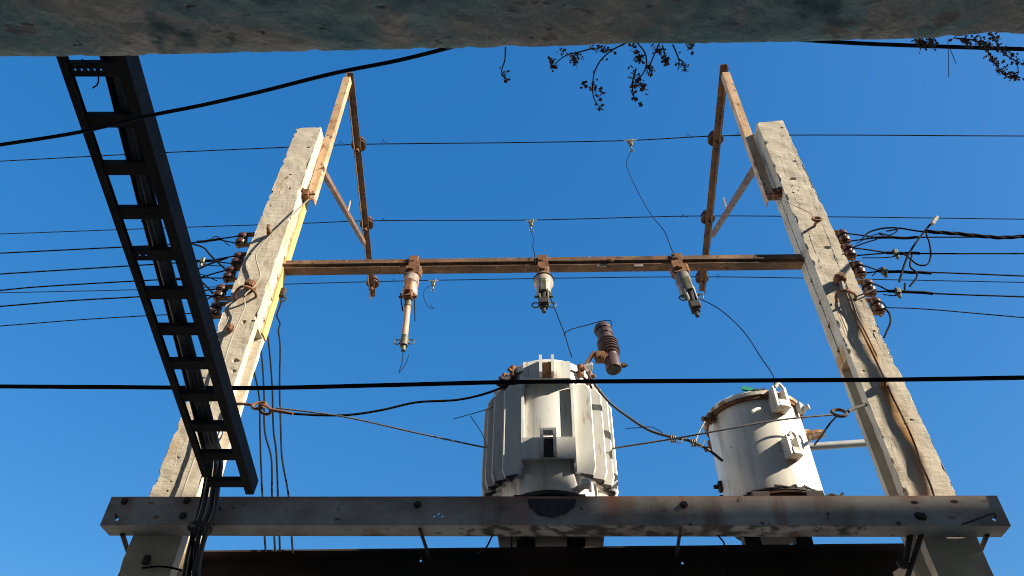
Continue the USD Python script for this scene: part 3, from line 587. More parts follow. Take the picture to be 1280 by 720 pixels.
obj('skid', cbox(F(tU + .0, 3.185, 1.592), U, V, Z, .47, .37, .038, .006), BLACKR, tb); obj('bottom_plate', lathe([(0, -.004), (TR0 - .016, -.004), (TR0 - .016, -.001), (0, -.001)], tbase, Z, 64), BEAMD, tb)
for s in (-1, 1):
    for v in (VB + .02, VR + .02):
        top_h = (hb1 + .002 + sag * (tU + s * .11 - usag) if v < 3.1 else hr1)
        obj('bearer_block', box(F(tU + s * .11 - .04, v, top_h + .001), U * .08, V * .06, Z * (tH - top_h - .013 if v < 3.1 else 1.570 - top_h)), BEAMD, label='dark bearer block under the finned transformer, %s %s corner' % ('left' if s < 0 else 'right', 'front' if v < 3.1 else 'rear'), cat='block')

# ---------------------------------------------------------------- surge arrester on its bracket
vA = 3.12
aT, aB = pv(756, 418, vA), pv(767.5, 462, vA - .04)
ax = unit(aT - aB); LA = np.linalg.norm(aT - aB)
ar = thing('surge_arrester', 'mauve brown ribbed surge arrester on a rusty bracket above transformer', 'surge arrester', aB)
k = LA / .25
prof = [(0, -.0), (.034, -.0), (.036, .004), (.0445, .0), (.046, .01), (.046, .075), (.043, .08), (.043, .088)]
for i in range(6):
    s0 = .092 + i * .0175; rr = .050 if i in (0,) else .056
    prof += [(.045, s0), (rr + .006, s0 + .005), (rr + .006, s0 + .009), (.046, s0 + .012)]
prof += [(.042, .205), (.042, .235), (.048, .238), (.050, .262), (.046, .272), (0, .274)]
obj('body', lathe([(r * .88, s * k) for r, s in prof], aB, ax, 40), PORCM, ar, smooth=40)
obj('base_disc', lathe([(0, -.002), (.029, -.002), (.029, .002)], aB, ax, 32), BLACKR, ar)
obj('top_cap', [lathe([(.02, .27 * k), (.047, .27 * k), (.049, .285 * k), (.044, .30 * k), (0, .305 * k)], aB - U * .004, ax, 32), cyl(aB + ax * .30 * k, aB + ax * .34 * k, .006, 8)], PORCM, ar)
e = aB + ax * .03
obj('earth_terminal', [bolt(e + U * .045, U, .014, .02), cyl(e + U * .04, e + U * .075, .006, 8)], RUST, ar)
p1, p2, p3 = pv(727, 465, 3.06), pv(742, 441, 3.06), pv(757, 449, 3.09)
obj('bracket', [cbox((p1 + p2) / 2, unit(p2 - p1), V, np.cross(unit(p2 - p1), V), np.linalg.norm(p2 - p1), .035, .012, .002), cbox((p2 + p3) / 2 - Z * .02, unit(p3 - p2), V, np.cross(unit(p3 - p2), V), np.linalg.norm(p3 - p2), .035, .010, .002),
    cbox(p2 + U * .03 - Z * .03, U, V, Z, .05, .045, .055, .006), bolt(p2 + U * .045 - Z * .045 - V * .02, -V, .014, .02), bolt(p3 - V * .02, -V, .012, .02)], RUST, ar)
obj('bracket_foot', [cbox(pv(728, 462, 3.04), unit(U * .9 + Z * .35), V, unit(Z * .9 - U * .35), .11, .05, .02, .004), cbox(pv(724, 470, 3.02), U, V, Z, .03, .03, .07, .004), cbox(pv(735, 466, 3.03), unit(U - Z), V, unit(U + Z), .07, .02, .014, .003)], GALV, ar)

# ---------------------------------------------------------------- smaller transformer
SMALL = {}
def small_transformer():
    R0 = .214; VC = 3.145; ln = math.radians(.7)
    b0 = pv(971, 613, VC - R0); u0, _, h0 = uvh(b0); u0 *= 1.046; base = F(u0, VC, h0)
    A = unit(Z * math.cos(ln) - U * math.sin(ln)); Ur = unit(U * math.cos(ln) + Z * math.sin(ln))
    Ht = .492
    t = thing('tank_transformer', 'smaller plain cream transformer tank with rusty lid clamps and lugs', 'transformer', base)
    def P(a, r, h): return base + (Ur * math.sin(a) - V * math.cos(a)) * r + A * h
    obj('tank', lathe([(0, .010), (R0 - .02, .010), (R0 - .012, .0), (R0, .0)] + [(R0, .02 + (Ht - .04) * q / 30) for q in range(31)] + [(R0, Ht), (0, Ht)], base, A, 110), WHITE2, t, smooth=40)
    SMALL.update(base=base, A=A, Ur=Ur, Ht=Ht)
    obj('base_bead', lathe([(R0 + .0008, .002), (R0 + .005, .004), (R0 + .0055, .012), (R0 + .0008, .018)], base, A, 80), BLACKR, t)
    obj('lid', lathe([(R0 + .002, Ht - .012), (R0 + .017, Ht - .012), (R0 + .019, Ht + .004), (R0 + .010, Ht + .016), (.1, Ht + .05), (0, Ht + .055)], base, A, 80), RUSTW, t, smooth=40)
    obj('clamp_band', lathe([(R0 + .0008, Ht - .030), (R0 + .010, Ht - .030), (R0 + .012, Ht - .0125), (R0 + .0008, Ht - .0125)], base, A, 80), RUST, t, smooth=40)
    for a in (-70, 52, 110, -130, 170):
        a = math.radians(a); rad = unit(P(a, 1, 0) - base); tg = np.cross(A, rad); c = P(a, R0 + .02, Ht - .035)
        obj('lid_clamp', [cbox(c, tg, rad, A, .04, .03, .05, .006), bolt(c + rad * .012 - A * .01, rad, .013, .03)], RUST if a < 0 else GALV, t)
    def lug(a, h, sc):
        a = math.radians(a); rad = unit(P(a, 1, 0) - base); tg = np.cross(A, rad); c = P(a, R0, h)
        L = obj('hanger_lug', [box(c + tg * s * .030 * sc - tg * .006 + rad * -.01 - A * .06 * sc, tg * .012, rad * .075 * sc, A * .12 * sc) for s in (-1, 1)], WHITE2, t, smooth=False)
        obj('lug_plate', [box(c - tg * (.030 * sc - .0065) + rad * .055 * sc - A * .055 * sc, tg * (.06 * sc - .013), rad * .010, A * .035 * sc),
                          box(c - tg * (.030 * sc - .0065) + rad * .002 - A * .0615 * sc, tg * (.06 * sc - .013), rad * .070 * sc, A * .006)], RUSTW, L, smooth=False)
        obj('lug_hook', tube([c + rad * .06 * sc + A * .055 * sc - tg * .022 * sc, c + rad * .066 * sc + A * .075 * sc, c + rad * .06 * sc + A * .055 * sc + tg * .022 * sc], .010 * sc, 8), WHITE2, L)
    lug(16, Ht - .05, .9); lug(16, .195, .8)
    c = P(math.radians(76), R0 + .0, .365); rad = unit(P(math.radians(76), 1, 0) - base)
    obj('relief_valve', [cyl(c - rad * .01, c + rad * .02, .03, 20), cyl(c + rad * .02, c + rad * .065, .024, 8), cyl(c + rad * .065, c + rad * .08, .018, 16)], RUSTW, t)
    for p, n in (((903, 600), 1),):
        pass
    for k in range(13):                                            # torn sealant around the foot
        a = math.radians(-50 + k * 11 + random.uniform(-3, 3)); p = P(a, R0 + .004, .012)
        obj('sealant', tube([p, p + A * random.uniform(.004, .014) + np.cross(A, unit(P(a, 1, 0) - base)) * random.uniform(-.03, .03), p + np.cross(A, unit(P(a, 1, 0) - base)) * .03], .004, 5), BLACKR, t)
    cR = P(math.radians(50), R0 + .01, .0)
    obj('foot_wire', tube([cR, cR + U * .03 + Z * .015, cR + U * .06 + Z * .005, cR + U * .08 + Z * .02], .006, 6), BLACKR, t)
    cL = P(math.radians(-88), R0 + .004, .14)
    obj('ground_terminal', [cbox(cL, U, V, Z, .025, .03, .05, .005), bolt(cL - U * .012, -U, .01, .02), cbox(cL - Z * .10 + V * .03, U, V, Z, .018, .03, .14, .003)], BLACKR, t)
    g = P(math.radians(-8), R0 + .012, Ht + .012)
    obj('green_tag', box(g - U * .05 + Z * .012, U * .048 + Z * -.012, V * .012, Z * .018 + U * .004), GREENT, t, smooth=False)
    obj('tag_wire', tube([g, g + U * .03 + Z * .0, g + U * .05 + Z * .005], .010, 6), BLACKR, t)
    obj('lid_handle', [tube([P(math.radians(-4), R0 + .01, Ht - .095), P(math.radians(-9), R0 + .03, Ht - .10), P(math.radians(-16), R0 + .045, Ht - .12)], .008, 8)], WHITE2, t)
    obj('bottom_plate', lathe([(0, -.004), (R0 - .014, -.004), (R0 - .014, -.001), (0, -.001)], base, A, 64), BEAMD, t)
    cyl_ = trimesh.creation.cylinder(.2, .032, sections=64); cyl_.vertices = cyl_.vertices @ np.array([U, V, Z]) + F(u0, 3.165, h0 - .021)
    obj('foot', mani(cyl_) - mani(box(F(u0 - .5, 2.4, h0 - .2), U, V * .6, Z * .4)), BLACKR, t)
    return t, base, P, Ht, u0, h0
ts, sbase, SP, SHt, sU, sH = small_transformer()
for s in (-1, 1):
    for v in (VB + .03, VR + .02):
        top_h = (hb1 + .002 + sag * (sU + s * .11 - usag) if v < 3.1 else hr1)
        obj('bearer_block', box(F(sU + s * .11 - .035, v, top_h + .001), U * .07, V * .06, Z * (sH - top_h - .004 if v < 3.1 else sH - .038 - top_h)), BEAMD, label='dark bearer block under the smaller transformer, %s %s corner' % ('left' if s < 0 else 'right', 'front' if v < 3.1 else 'rear'), cat='block')
obj('conduit', tube([pv(1006, 559, 3.36), pv(1135, 550, 3.36)], .019, 14, 1), GALV, label='pale grey conduit between smaller transformer and right pole', cat='conduit')

# ---------------------------------------------------------------- spool insulators and low voltage wires
spool = None
lv_left = [(302, 300), (297, 325), (287, 343), (275, 366), (269, 388)]
lv_right = [(1054, 297), (1061, 315), (1073, 337), (1086, 360), (1096, 383)]
words = ['topmost', 'second from top', 'middle', 'fourth from top', 'lowest']
LVP = {}
for side, lst in ((-1, lv_left), (1, lv_right)):
    for k, (px, py) in enumerate(lst):
        c = pv(px, py, V0 + .045); LVP[(side, k)] = c
        out = U * side
        mtx = frame(c, out, np.cross(Z, out), Z); lab = '%s brown spool insulator on the outer side of %s pole' % (words[k], 'left' if side < 0 else 'right')
        if spool is None:
            spool = thing('spool_insulator', lab, 'insulator', group='spool insulators on the poles', mtx=mtx); o = np.zeros(3); e = np.eye(3)
            obj('porcelain', lathe([(.001, -.038), (.030, -.038), (.033, -.030), (.033, -.016), (.022, -.006), (.022, .006), (.032, .016), (.032, .030), (.030, .038), (.001, .038)], o, e[2], 28), PORCB, spool)
            obj('clevis', [cbox([-.03, 0, .046], *e, .11, .034, .008, .002), cbox([-.03, 0, -.046], *e, .11, .034, .008, .002), cbox([-.083, 0, 0], *e, .008, .034, .084, .002), cyl([-.16, 0, 0], [-.087, 0, 0], .009, 8)], BROWN, spool)
            obj('pin', [cyl([0, 0, -.068], [0, 0, .062], .008, 8), lathe([(0, .0), (.014, 0), (.014, .01), (0, .01)], [0, 0, .05], e[2], 6)], RUST, spool)
        else: copy_of(spool, mtx, lab)
lvw_left = [[(0, 316.5), (110, 311), (188, 307), (240, 303.5), (272, 299)], [(0, 342.5), (160, 332.5), (230, 328), (262, 326)], [(0, 363), (42, 359), (202, 349.5), (250, 347)], [(0, 383), (85, 376), (172, 371), (235, 366)], [(0, 407.5), (110, 399), (215, 393), (255, 391)]]
lvw_right = [[(1096, 297), (1160, 296.5), (1280, 296.5)], [(1110, 316), (1160, 317), (1280, 317)], [(1100, 339), (1180, 341), (1280, 345)], [(1112, 364), (1180, 367.5), (1280, 371)], [(1108, 384.5), (1150, 386), (1280, 397)]]
for side, ls in ((-1, lvw_left), (1, lvw_right)):
    for k, l in enumerate(ls):
        c = LVP[(side, k)]; out = U * side
        pts = [pv(x, y, V0 + .045) for x, y in l]
        if side < 0: pts = pts[::-1]
        r = .0042 if k < 4 else .003
        a = pts[0]
        lab = '%s low voltage wire leading off from %s pole' % (words[k], 'left' if side < 0 else 'right')
        t = thing('service_wire', lab, 'wire', a)
        obj('run', tube([a] + pts[1:] + [pts[-1] + unit(pts[-1] - pts[-2]) * 8], r, 6, 6), CABLE, t)
        th = np.linspace(-1.75, 1.75, 11)
        lp = [a + Z * .004] + [c - out * (.029 * math.cos(q)) + V * (.031 * math.sin(q)) for q in th] + [a - Z * .004]
        lp = [a, c + out * .02 - V * .03] + [c - out * .03 * math.cos(q) + V * .031 * math.sin(q) for q in np.linspace(-1.4, 1.4, 8)] + [c + out * .02 + V * .031, a]
        obj('loop', tube(lp, r, 6, 3), CABLE, t)
        if k < 4:
            g = unit(pts[1] - a); m_ = min(.30, np.linalg.norm(pts[1] - a) * .8)
            obj('wrapped_splice', tube([a - g * .01] + [a + g * m_ * s + rng.normal(0, .002, 3) for s in (.2, .4, .6, .8, 1)], r * 2.0, 7, 3), CABLE, t)
            b = a + g * .02 * (1 + k % 2)
            if k: obj('connector', [cbox(b, g, V, np.cross(g, V), .03, .03, .045, .006), bolt(b - Z * .022, -Z, .010, .02)], BRONZE, t)
            obj('tail', tube([a + g * .05, a + g * .02 - Z * .03 * (1 if k % 2 else -1), c + out * .06 - Z * .05], r * .7, 6), CABLE, t)
# crossing jumpers between the left wires and the tangle at the right
vj = V0 + .03
for l, lab in (([(238, 304), (255, 310), (262, 318), (285, 340)], 'black jumper crossing between the left spool insulators, upper'), ([(236, 342), (262, 330), (285, 322)], 'black jumper crossing between the left spool insulators, middle'),
               ([(255, 378), (262, 372), (285, 362)], 'black jumper crossing between the left spool insulators, lower'), ([(252, 352), (262, 362), (270, 372)], 'black jumper dropping behind the ladder to the left lower insulator')):
    wire('jumper_wire', [pv(x, y, vj) for x, y in l], .0055, CABLE, lab)
vt = V0 - .02
tang = [([(1078, 299), (1085, 291), (1103, 285.5), (1122, 285), (1142, 288), (1156, 290)], .005, 'black looped wire arching over the right splices'),
        ([(1098, 291), (1112, 294), (1122, 287), (1108, 289)], .004, 'small black curl on the arching wire at right'),
        ([(1172, 272), (1165, 278), (1155, 290), (1141, 309), (1133, 324), (1124, 352)], .006, 'black stray wire hanging from pale tip across the right wires'),
        ([(1171, 274), (1158, 288), (1162, 305), (1163, 322), (1158, 331), (1148, 331), (1137, 323), (1127, 315)], .0045, 'black stray wire forming a hooked loop at right'),
        ([(1140, 318), (1138, 334), (1145, 340), (1146, 346), (1137, 358)], .005, 'black wire end hanging between the two lower right wires'),
        ([(1064, 310), (1080, 304), (1096, 299)], .004, 'short black jumper from second right insulator up to top splice'),
        ([(1131, 354), (1131, 362)], .005, 'short black wire stub on the fourth right wire')]
for l, r, lab in tang: wire('stray_wire', [pv(x, y, vt) for x, y in l], r, CABLE, lab)
obj('wire_end_cap', tube([pv(1165, 280, vt - .01), pv(1171, 271.5, vt - .01)], .012, 8, 1), PORCW, label='pale sheathed wire tip sticking up at right', cat='wire end')
core = np.array([pv(x, y, vt) for x, y in ((1156, 289), (1180, 291), (1200, 292.5), (1225, 295), (1250, 297), (1280, 295.5), (1330, 294))]); core = smooth_path(np.vstack([core, core[-1] + unit(core[-1] - core[-2]) * 5]), 12)
tw = []
for ph0 in (0, 2.09, 4.19):
    s = np.concatenate([[0], np.cumsum(np.linalg.norm(np.diff(core, axis=0), axis=1))]); an_ = s * 26 + ph0
    tw.append(tube(core + .006 * (np.cos(an_)[:, None] * V + np.sin(an_)[:, None] * Z), .0055, 6, 1))
obj('twisted_cable', tw, CABLE, label='thick black twisted cable running off to the right edge', cat='cable')
c = LVP[(1, 4)]
wire('jumper_wire', [pv(x, y, V0 + .02) for x, y in ((1105, 385), (1111, 391), (1113, 402), (1108, 415), (1105, 422))], .005, CABLE, 'black curl of wire under the lowest right insulator')
# drop wires down behind the left pole
for l, lab in (([(352, 372), (350, 382), (346, 395), (350, 404), (348, 412), (350, 430), (349.5, 480), (351, 540), (352.5, 572), (361, 622), (366, 692)], 'rightmost thin dark wire hanging down beside left pole'),
          ([(331, 405), (334.5, 420), (340, 480), (342, 540), (345, 562), (347.5, 622), (350, 690)], 'second from right thin dark wire hanging beside left pole'),
          ([(325, 430), (327.5, 450), (330, 492), (331, 540), (339, 572), (340, 622), (344, 690)], 'third from right thin dark wire hanging beside left pole'),
          ([(316, 460), (320, 475), (324, 497), (325, 545), (328, 622), (332, 690)], 'leftmost thin dark wire hanging beside left pole')):
    wire('hanging_wire', [pv(x, y, 3.17 if y > 400 else 3.16) for x, y in l], .0045, CABLE, lab)
ck = pv(354, 366, 3.16)
obj('wire_hook', [cbox(ck, U, V, Z, .03, .03, .07, .006), tube([ck - Z * .03, ck + U * .03 - Z * .05, ck - Z * .08], .005, 6)], BLACKR, label='small dark hook behind left pole holding hanging wires', cat='hook')

# two sheathed service cables hanging from the twisted line, beside the right pole and outside the picture
dp_ = [(1046, 352), (1056, 374), (1067, 400), (1072, 428), (1080, 446), (1089, 464), (1095, 482), (1104, 496), (1112, 519), (1123, 543), (1135, 566), (1142, 589), (1152, 612), (1158, 640)]
for k, (o1, r) in enumerate(((0, .0115), (1, .0085))):
    pts = [pv(x, y, V0) + SUN * 1.38 + U * o1 * (.014 + .016 * math.sin(q * 1.3)) for q, (x, y) in enumerate(dp_)]
    pts = [pts[0] + U * 1.6 + Z * .25 - V * .3, pts[0] + U * .25 + Z * .22] + pts + [pts[-1] - Z * (pts[-1][2] - .3)]
    wire('service_drop', pts, r, CABLE, 'black service cable hanging right of the right pole, %s strand' % ('outer', 'inner')[k], 'cable', group='service cables beside the right pole')
# ---------------------------------------------------------------- black main cable and lesser cables
wire('main_cable', [pv(x, y, 2.5) for x, y in ((-60, 482), (0, 483), (160, 484), (320, 485), (480, 481.5), (640, 477.5), (800, 476.5), (960, 475.5), (1120, 474.5), (1280, 472), (1340, 471))], .0092, CABLE, 'thick black cable stretched level across the whole view', 'cable', sides=10, ext=(6, 6))
wire('main_cable', [ph(x, y, 1.52) for x, y in ((-60, 190), (0, 181), (100, 165), (187, 144.5), (250, 132), (320, 116), (420, 91), (500, 75), (560, 60), (620, 44))], .0044, CABLE, 'black cable slanting up across the ladder to the canopy edge', 'cable', sides=10, ext=(6, 0))
wire('main_cable', [ph(x, y, 1.50) for x, y in ((940, 45), (1020, 51), (1080, 54.5), (1130, 56.5), (1200, 59), (1280, 61.5), (1340, 63))], .0042, CABLE, 'black cable just under the canopy at top right behind leaves', 'cable', sides=10, ext=(0, 6))
wire('transformer_cable', [pv(x, y, v) for x, y, v in ((338, 513, 2.95), (365, 517, 2.96), (430, 519, 2.98), (475, 513, 2.98), (520, 503, 2.98), (570, 500, 2.97), (600, 494, 2.96), (628, 484, 2.93), (640, 476, 2.93))], .006, CABLE, 'black cable from left eye bolt up to finned transformer top', 'cable')
wire('transformer_cable', [pv(x, y, v) for x, y, v in ((733, 465, 2.93), (746, 484, 2.93), (762, 503, 2.95), (785, 521, 2.97), (812, 538, 2.97), (838, 546, 2.97), (862, 551, 2.98), (885, 562, 3.0), (903, 576, 3.05))], .0068, GREYC, 'grey black cable drooping between the two transformers', 'cable')
wire('stay_wire', [pv(x, y, v) for x, y, v in ((345, 510, 2.95), (380, 514, 2.96), (430, 521, 2.98), (520, 541, 3.0), (612, 560.5, 3.02), (622, 562, 3.03))], .0045, STRAND, 'steel stay wire from left eye bolt to the finned transformer', 'wire', n=4)
wire('stay_wire', [pv(x, y, v) for x, y, v in ((765, 561, 3.03), (772, 559.5, 3.0), (838, 549, 2.95), (900, 538, 2.90), (960, 527, 2.885), (1000, 522, 2.885), (1040, 518.5, 2.89))], .0045, STRAND, 'steel stay wire crossing the smaller transformer to right eye bolt', 'wire', n=4)
for l, r, lab in (([(566, 524), (580, 520), (598, 515), (617, 509)], .002, 'thin wire end poking left from the finned transformer'), ([(588, 520), (597, 533), (604, 545), (609, 560)], .002, 'fine limp wire beside finned transformer left fins'),
                  ([(782, 535.5), (800, 534.5), (815, 534), (828, 541)], .002, 'fine wire end above the drooping cable tie'), ([(868, 556), (874, 540), (881, 527)], .004, 'pale cut wire tip standing up left of the smaller transformer')):
    wire('loose_wire', [pv(x, y, 2.95) for x, y in l], r, STRAND if r > .003 else WIRE, lab)
for px, py, lab in ((841, 548.5, 'pale wire tie joining cable and stay between transformers'), (867, 553.5, 'pale wire tie just left of the smaller transformer')):
    c = pv(px, py, 2.958); obj('cable_tie', [ring(c + U * .008 * q, V, Z, .016, .003, 16, 6) for q in (-1, 0, 1)] + [tube([c - Z * .01, c + U * .03 - Z * .02, c + U * .05 + Z * .01], .003, 5)], STRAND, label=lab, cat='cable tie')
wire('loose_wire', [pv(x, y, 2.915) for x, y in ((1046, 520), (1037, 530), (1026, 546), (1018, 556))], .0045, CABLE, 'black wire hanging from right eye bolt to smaller transformer', n=4)
wire('loose_wire', [pv(x, y, v) for x, y, v in ((897, 669, 2.98), (904, 677, 3.0), (906, 690, 3.1), (910, 722, 3.15))], .0035, CABLE, 'thin black wire dangling under the beam below smaller transformer')
wire('loose_wire', [pv(x, y, v) for x, y, v in ((616, 668, 2.98), (608, 684, 3.0), (593, 697, 3.1), (588, 722, 3.15))], .0035, CABLE, 'thin black wire dangling under the beam below finned transformer')
wire('loose_wire', [pv(x, y, v) for x, y, v in ((640, 668, 2.98), (638, 722, 3.0))], .003, CABLE, 'thin straight wire hanging under the finned transformer', n=1)

# ---------------------------------------------------------------- eye bolts and hooks on the poles
def eye(name, pts, rad, ringc, axx, axy, rr, r, label, material=RUST):
    t = thing(name, label, 'eye bolt', ringc); obj('shank', tube(pts, r, 8, 4), material, t); obj('eye', ring(ringc, axx, axy, rr, r, 24, 8), material, t); return t
c = pv(324, 507, 2.95)
t = eye('eye_bolt', [pv(293, 505, 2.98), pv(305, 505, 2.96), c - U * .035 + Z * .004], 0, c, U, unit(Z * .8 + V * .4), .032, .0075, 'rusty eye bolt with shackle on left pole inner side', RUST)
c2_ = pv(331, 512, 2.945); obj('shackle', [ring(c2_, unit(U + V * .3), unit(Z * .4 - V), .026, .007, 20, 8), cyl(pv(338, 512, 2.945), pv(366, 517, 2.95), .008, 8)], RUST, t)
c = pv(1049, 516, 2.90)
eye('eye_bolt', [pv(1082, 506, 3.02), pv(1066, 511, 2.96), c + U * .04 + Z * .005], 0, c, U, unit(Z * .8 + V * .4), .030, .008, 'black eye bolt on right pole inner side above conduit', BLACKR)
c = pv(1021, 274, V0 - .085)
t = eye('eye_bolt', [pv(1018, 284, V0 + .02), pv(1019.5, 279, V0 - .045), c - Z * .018], 0, c, U, unit(Z + V * .3), .022, .008, 'small rusty eye hook high on front of right pole', RUST)
wire('loose_wire', [pv(972, 247, V0 - .012), pv(995, 258, V0 - .015), pv(1012, 266, V0 - .03), pv(1016, 272, V0 - .07)], .002, STRAND, 'fine wire from right bracket clamp to the eye hook', n=3)
c = pv(1050, 349, V0 - .03)
t = thing('pole_hook', 'rusty block and long hook ring on front of right pole', 'hook', c)
obj('block', [cbox(c, U, V, Z, .055, .05, .05, .008), bolt(c - V * .02, -V, .016, .02), cyl(c, c + V * .04, .016, 10)], RUST, t)
obj('hook_ring', tube([pv(1046, 376, V0 - .01), pv(1045, 370, V0 - .05), pv(1050, 364, V0 - .09), pv(1058, 363, V0 - .10), pv(1066, 366, V0 - .07), pv(1070, 371, V0 - .02), pv(1068, 375, V0 + .01)], .0075, 8), RUST, t)
obj('rod', [tube([pv(1052, 353, V0 - .045), pv(1054, 362, V0 - .05), pv(1056, 366, V0 - .06)], .012, 8), tube([pv(1070, 371, V0 - .02), pv(1095, 361, V0 - .02)], .004, 6)], STRAND, t)
gw = [(1054, 356), (1060, 372), (1068, 395), (1079, 418), (1092, 445), (1104, 470), (1115, 495), (1130, 525), (1142, 552), (1152, 580), (1163, 606), (1168, 622)]
wire('earth_wire', [pv(x, y, V0 - .012 - .012 * (k % 2)) for k, (x, y) in enumerate(gw)], .0042, BROWN, 'rusty earth wire running down the front of right pole')
wire('earth_wire', [pv(x + 4, y, V0 - .020) for x, y in gw[:5]], .003, STRAND, 'short pale wire beside the earth wire below the pole hook')
c = pv(1104, 480, V0 - .02); obj('pole_staple', [cbox(c, U, V, Z, .03, .04, .04, .01), bolt(c - V * .02, -V, .012, .02)], RUST, label='rusty bolt head on right pole just below the thick cable', cat='bolt')
c = pv(337, 291, V0 - .02)
t = thing('pole_hook', 'small rusty peg near the top spool insulator on left pole', 'hook', c)
obj('peg', [tube([c + V * .03, c - V * .03, c - V * .04 + Z * .025], .010, 8), cbox(c, U, V, Z, .03, .03, .03, .006)], RUST, t)
c = pv(313, 357, V0 - .03)
t = thing('pole_hook', 'rusty bracket with curved hook at mid height of left pole', 'hook', c)
obj('block', [cbox(c, U, V, Z, .06, .05, .05, .008), bolt(c - V * .02, -V, .016, .02), cyl(c, c + V * .04, .016, 10)], RUST, t)
obj('hook_ring', tube([pv(294, 374, V0 + .0), pv(294, 366, V0 - .06), pv(303, 358, V0 - .10), pv(313, 360, V0 - .08), pv(320, 368, V0 - .03), pv(319, 373, V0 + .01)], .0075, 8), RUST, t)
c = pv(288, 410, V0 - .02); obj('pole_staple', [cbox(c, U, V, Z, .03, .04, .05, .01), cyl(c - V * .02, c + V * .03, .01, 8)], RUST, label='small rusty staple on left pole beside the cable ladder', cat='bolt')
lw = [(386, 249, .03), (372, 262, .03), (352, 281, .03), (336, 296, .03), (327, 307, .03), (320, 319, .03), (322, 331, .03), (325, 344, .03), (319, 357, .04), (306, 369, .04), (306, 384, .03), (300, 398, .03), (293, 414, .03), (285, 436, .03), (276, 470, .03), (266, 500, .03), (253, 545, .025), (239, 585, .02), (226, 622, .02)]
wire('earth_wire', [pv(x, y, V0 - d) for x, y, d in lw], .0044, GREYW, 'thick pale wavy earth wire down the front of left pole', sides=8)
c = pv(183, 700, V0 - .008); obj('pole_staple', [cbox(c, U, V, Z, .03, .02, .04, .006)], BLACKR, label='dark block on left pole below the front beam', cat='bolt')
wire('loose_wire', [pv(x, y, V0 - .02) for x, y in ((178, 710), (200, 708), (220, 711), (240, 718))], .0045, CABLE, 'black strap wire across left pole below the beam')

def run_off(pxs):
    a = np.array([pv(x, y, V0) for x, y, w, k in pxs]); w = np.array([q[2] / 300 for q in pxs]); kk = np.array([q[3] for q in pxs])
    def fn(p):
        u, h, v = (p - CAM) @ U, (p - CAM) @ Z, (p - CAM) @ V; out = np.zeros(len(p)); au, ah = (a - CAM) @ U, (a - CAM) @ Z
        for i in range(len(a) - 1):
            if kk[i] <= 0: continue
            t = np.clip((ah[i] - h) / (ah[i] - ah[i + 1]), 0, 1); cu = au[i] + (au[i + 1] - au[i]) * t; ww = w[i] + (w[i + 1] - w[i]) * t
            dh = np.abs(h - (ah[i] + (ah[i + 1] - ah[i]) * t))
            out = np.maximum(out, kk[i] * np.exp(-((u - cu) / ww) ** 2 - (dh / .03) ** 2))
        return out * (v < V0 + .03) * (.5 + meshkit.fbm(p * 22, 3))
    return fn
rR = run_off([(1052, 352, 4, .5), (1066, 384, 4, .6), (1076, 408, 6, 1), (1092, 442, 6, .9), (1096, 452, 3, 0), (1105, 482, 5, 1), (1116, 508, 9, .9), (1136, 548, 9, .7), (1152, 590, 7, .5), (1160, 622, 6, .4)])
def innerR(p):
    u, h, v = (p - CAM) @ U, (p - CAM) @ Z, (p - CAM) @ V; q = uvh(pv(1068, 436, V0))
    return .9 * np.exp(-((h - q[2] - .02) / .05) ** 2) * (v > V0 + .03) * (u < q[0] + .06)
stain(SHAFT[-1], 'stain', lambda p: rR(p) + innerR(p))
stain(SHAFT[1], 'stain', run_off([(313, 360, 4, .5), (309, 372, 4, .4), (303, 386, 3, 0), (337, 293, 3, .5), (333, 303, 3, .3), (330, 310, 3, 0)]))
def tank_rust(p):
    q = p - SMALL['base']; h = q @ SMALL['A']; a = np.degrees(np.arctan2(q @ SMALL['Ur'], -(q @ V))); Ht = SMALL['Ht']; nz = meshkit.fbm(np.stack([a * .35, h * 6, a * 0], 1), 4)
    out = .9 * np.exp(-(Ht - h) / .012) + .6 * np.exp(-(h - .02).clip(0) / .012) * nz
    for a0, h0, w, l, k in ((-66, Ht - .05, 7, .10, 1.0), (-52, Ht, 5, .08, .5), (16, Ht - .10, 9, .06, .8), (16, .14, 10, .07, .9), (18, .14, 1.2, .16, 1.0), (18, Ht - .1, 1.2, .16, .8), (52, Ht - .05, 6, .1, .6), (-25, Ht, 12, .05, .4)):
        out = out + k * np.exp(-((a - a0) / w) ** 2) * np.clip(1 - (h0 - h) / l, 0, 1) * (h < h0 + .01) * (.3 + nz)
    return out
for c in ts.GetChildren():
    if c.GetName() == 'tank': stain(c, 'stain', tank_rust)
# ---------------------------------------------------------------- cable ladder from the building down to the left pole
YT, HT0, SL = 2.74, 1.545, .176
nT = unit(np.array([0, SL, 1.0])); pT = CAM + np.array([0, YT, HT0])
def tr(px, py, lift=0.0): return on(px, py, pT + nT * lift, nT)
cl = thing('cable_ladder', 'long black steel cable ladder descending from the canopy to left pole', 'cable ladder', tr(160, 330))
Ls = [tr(76, 73), tr(256.5, 597)]; Rs = [tr(150, 73), tr(309, 608)]
dirL, dirR = unit(Ls[1] - Ls[0]), unit(Rs[1] - Rs[0]); wid = unit(np.cross(dirL, nT)); wid = wid if wid[0] > 0 else -wid
Ls[0] = Ls[0] - dirL * 1.2; Rs[0] = Rs[0] - dirR * 1.2
def rail(a, b, w, hgt, name, s):
    d = b - a
    obj(name, [box(a - wid * w * .5, d, wid * w, nT * .004), box(a + wid * (w * .5 - .004 if s > 0 else -w * .5) + nT * .0042, d, wid * .004, nT * hgt), box(a - wid * w * .5 + nT * (hgt + .0044), d, wid * w, nT * .004)], TRAY, cl, smooth=False)
rail(Ls[0], Ls[1], .022, .010, 'side_rail', -1); rail(Rs[0], Rs[1] + dirR * .05, .032, .062, 'side_rail', 1)
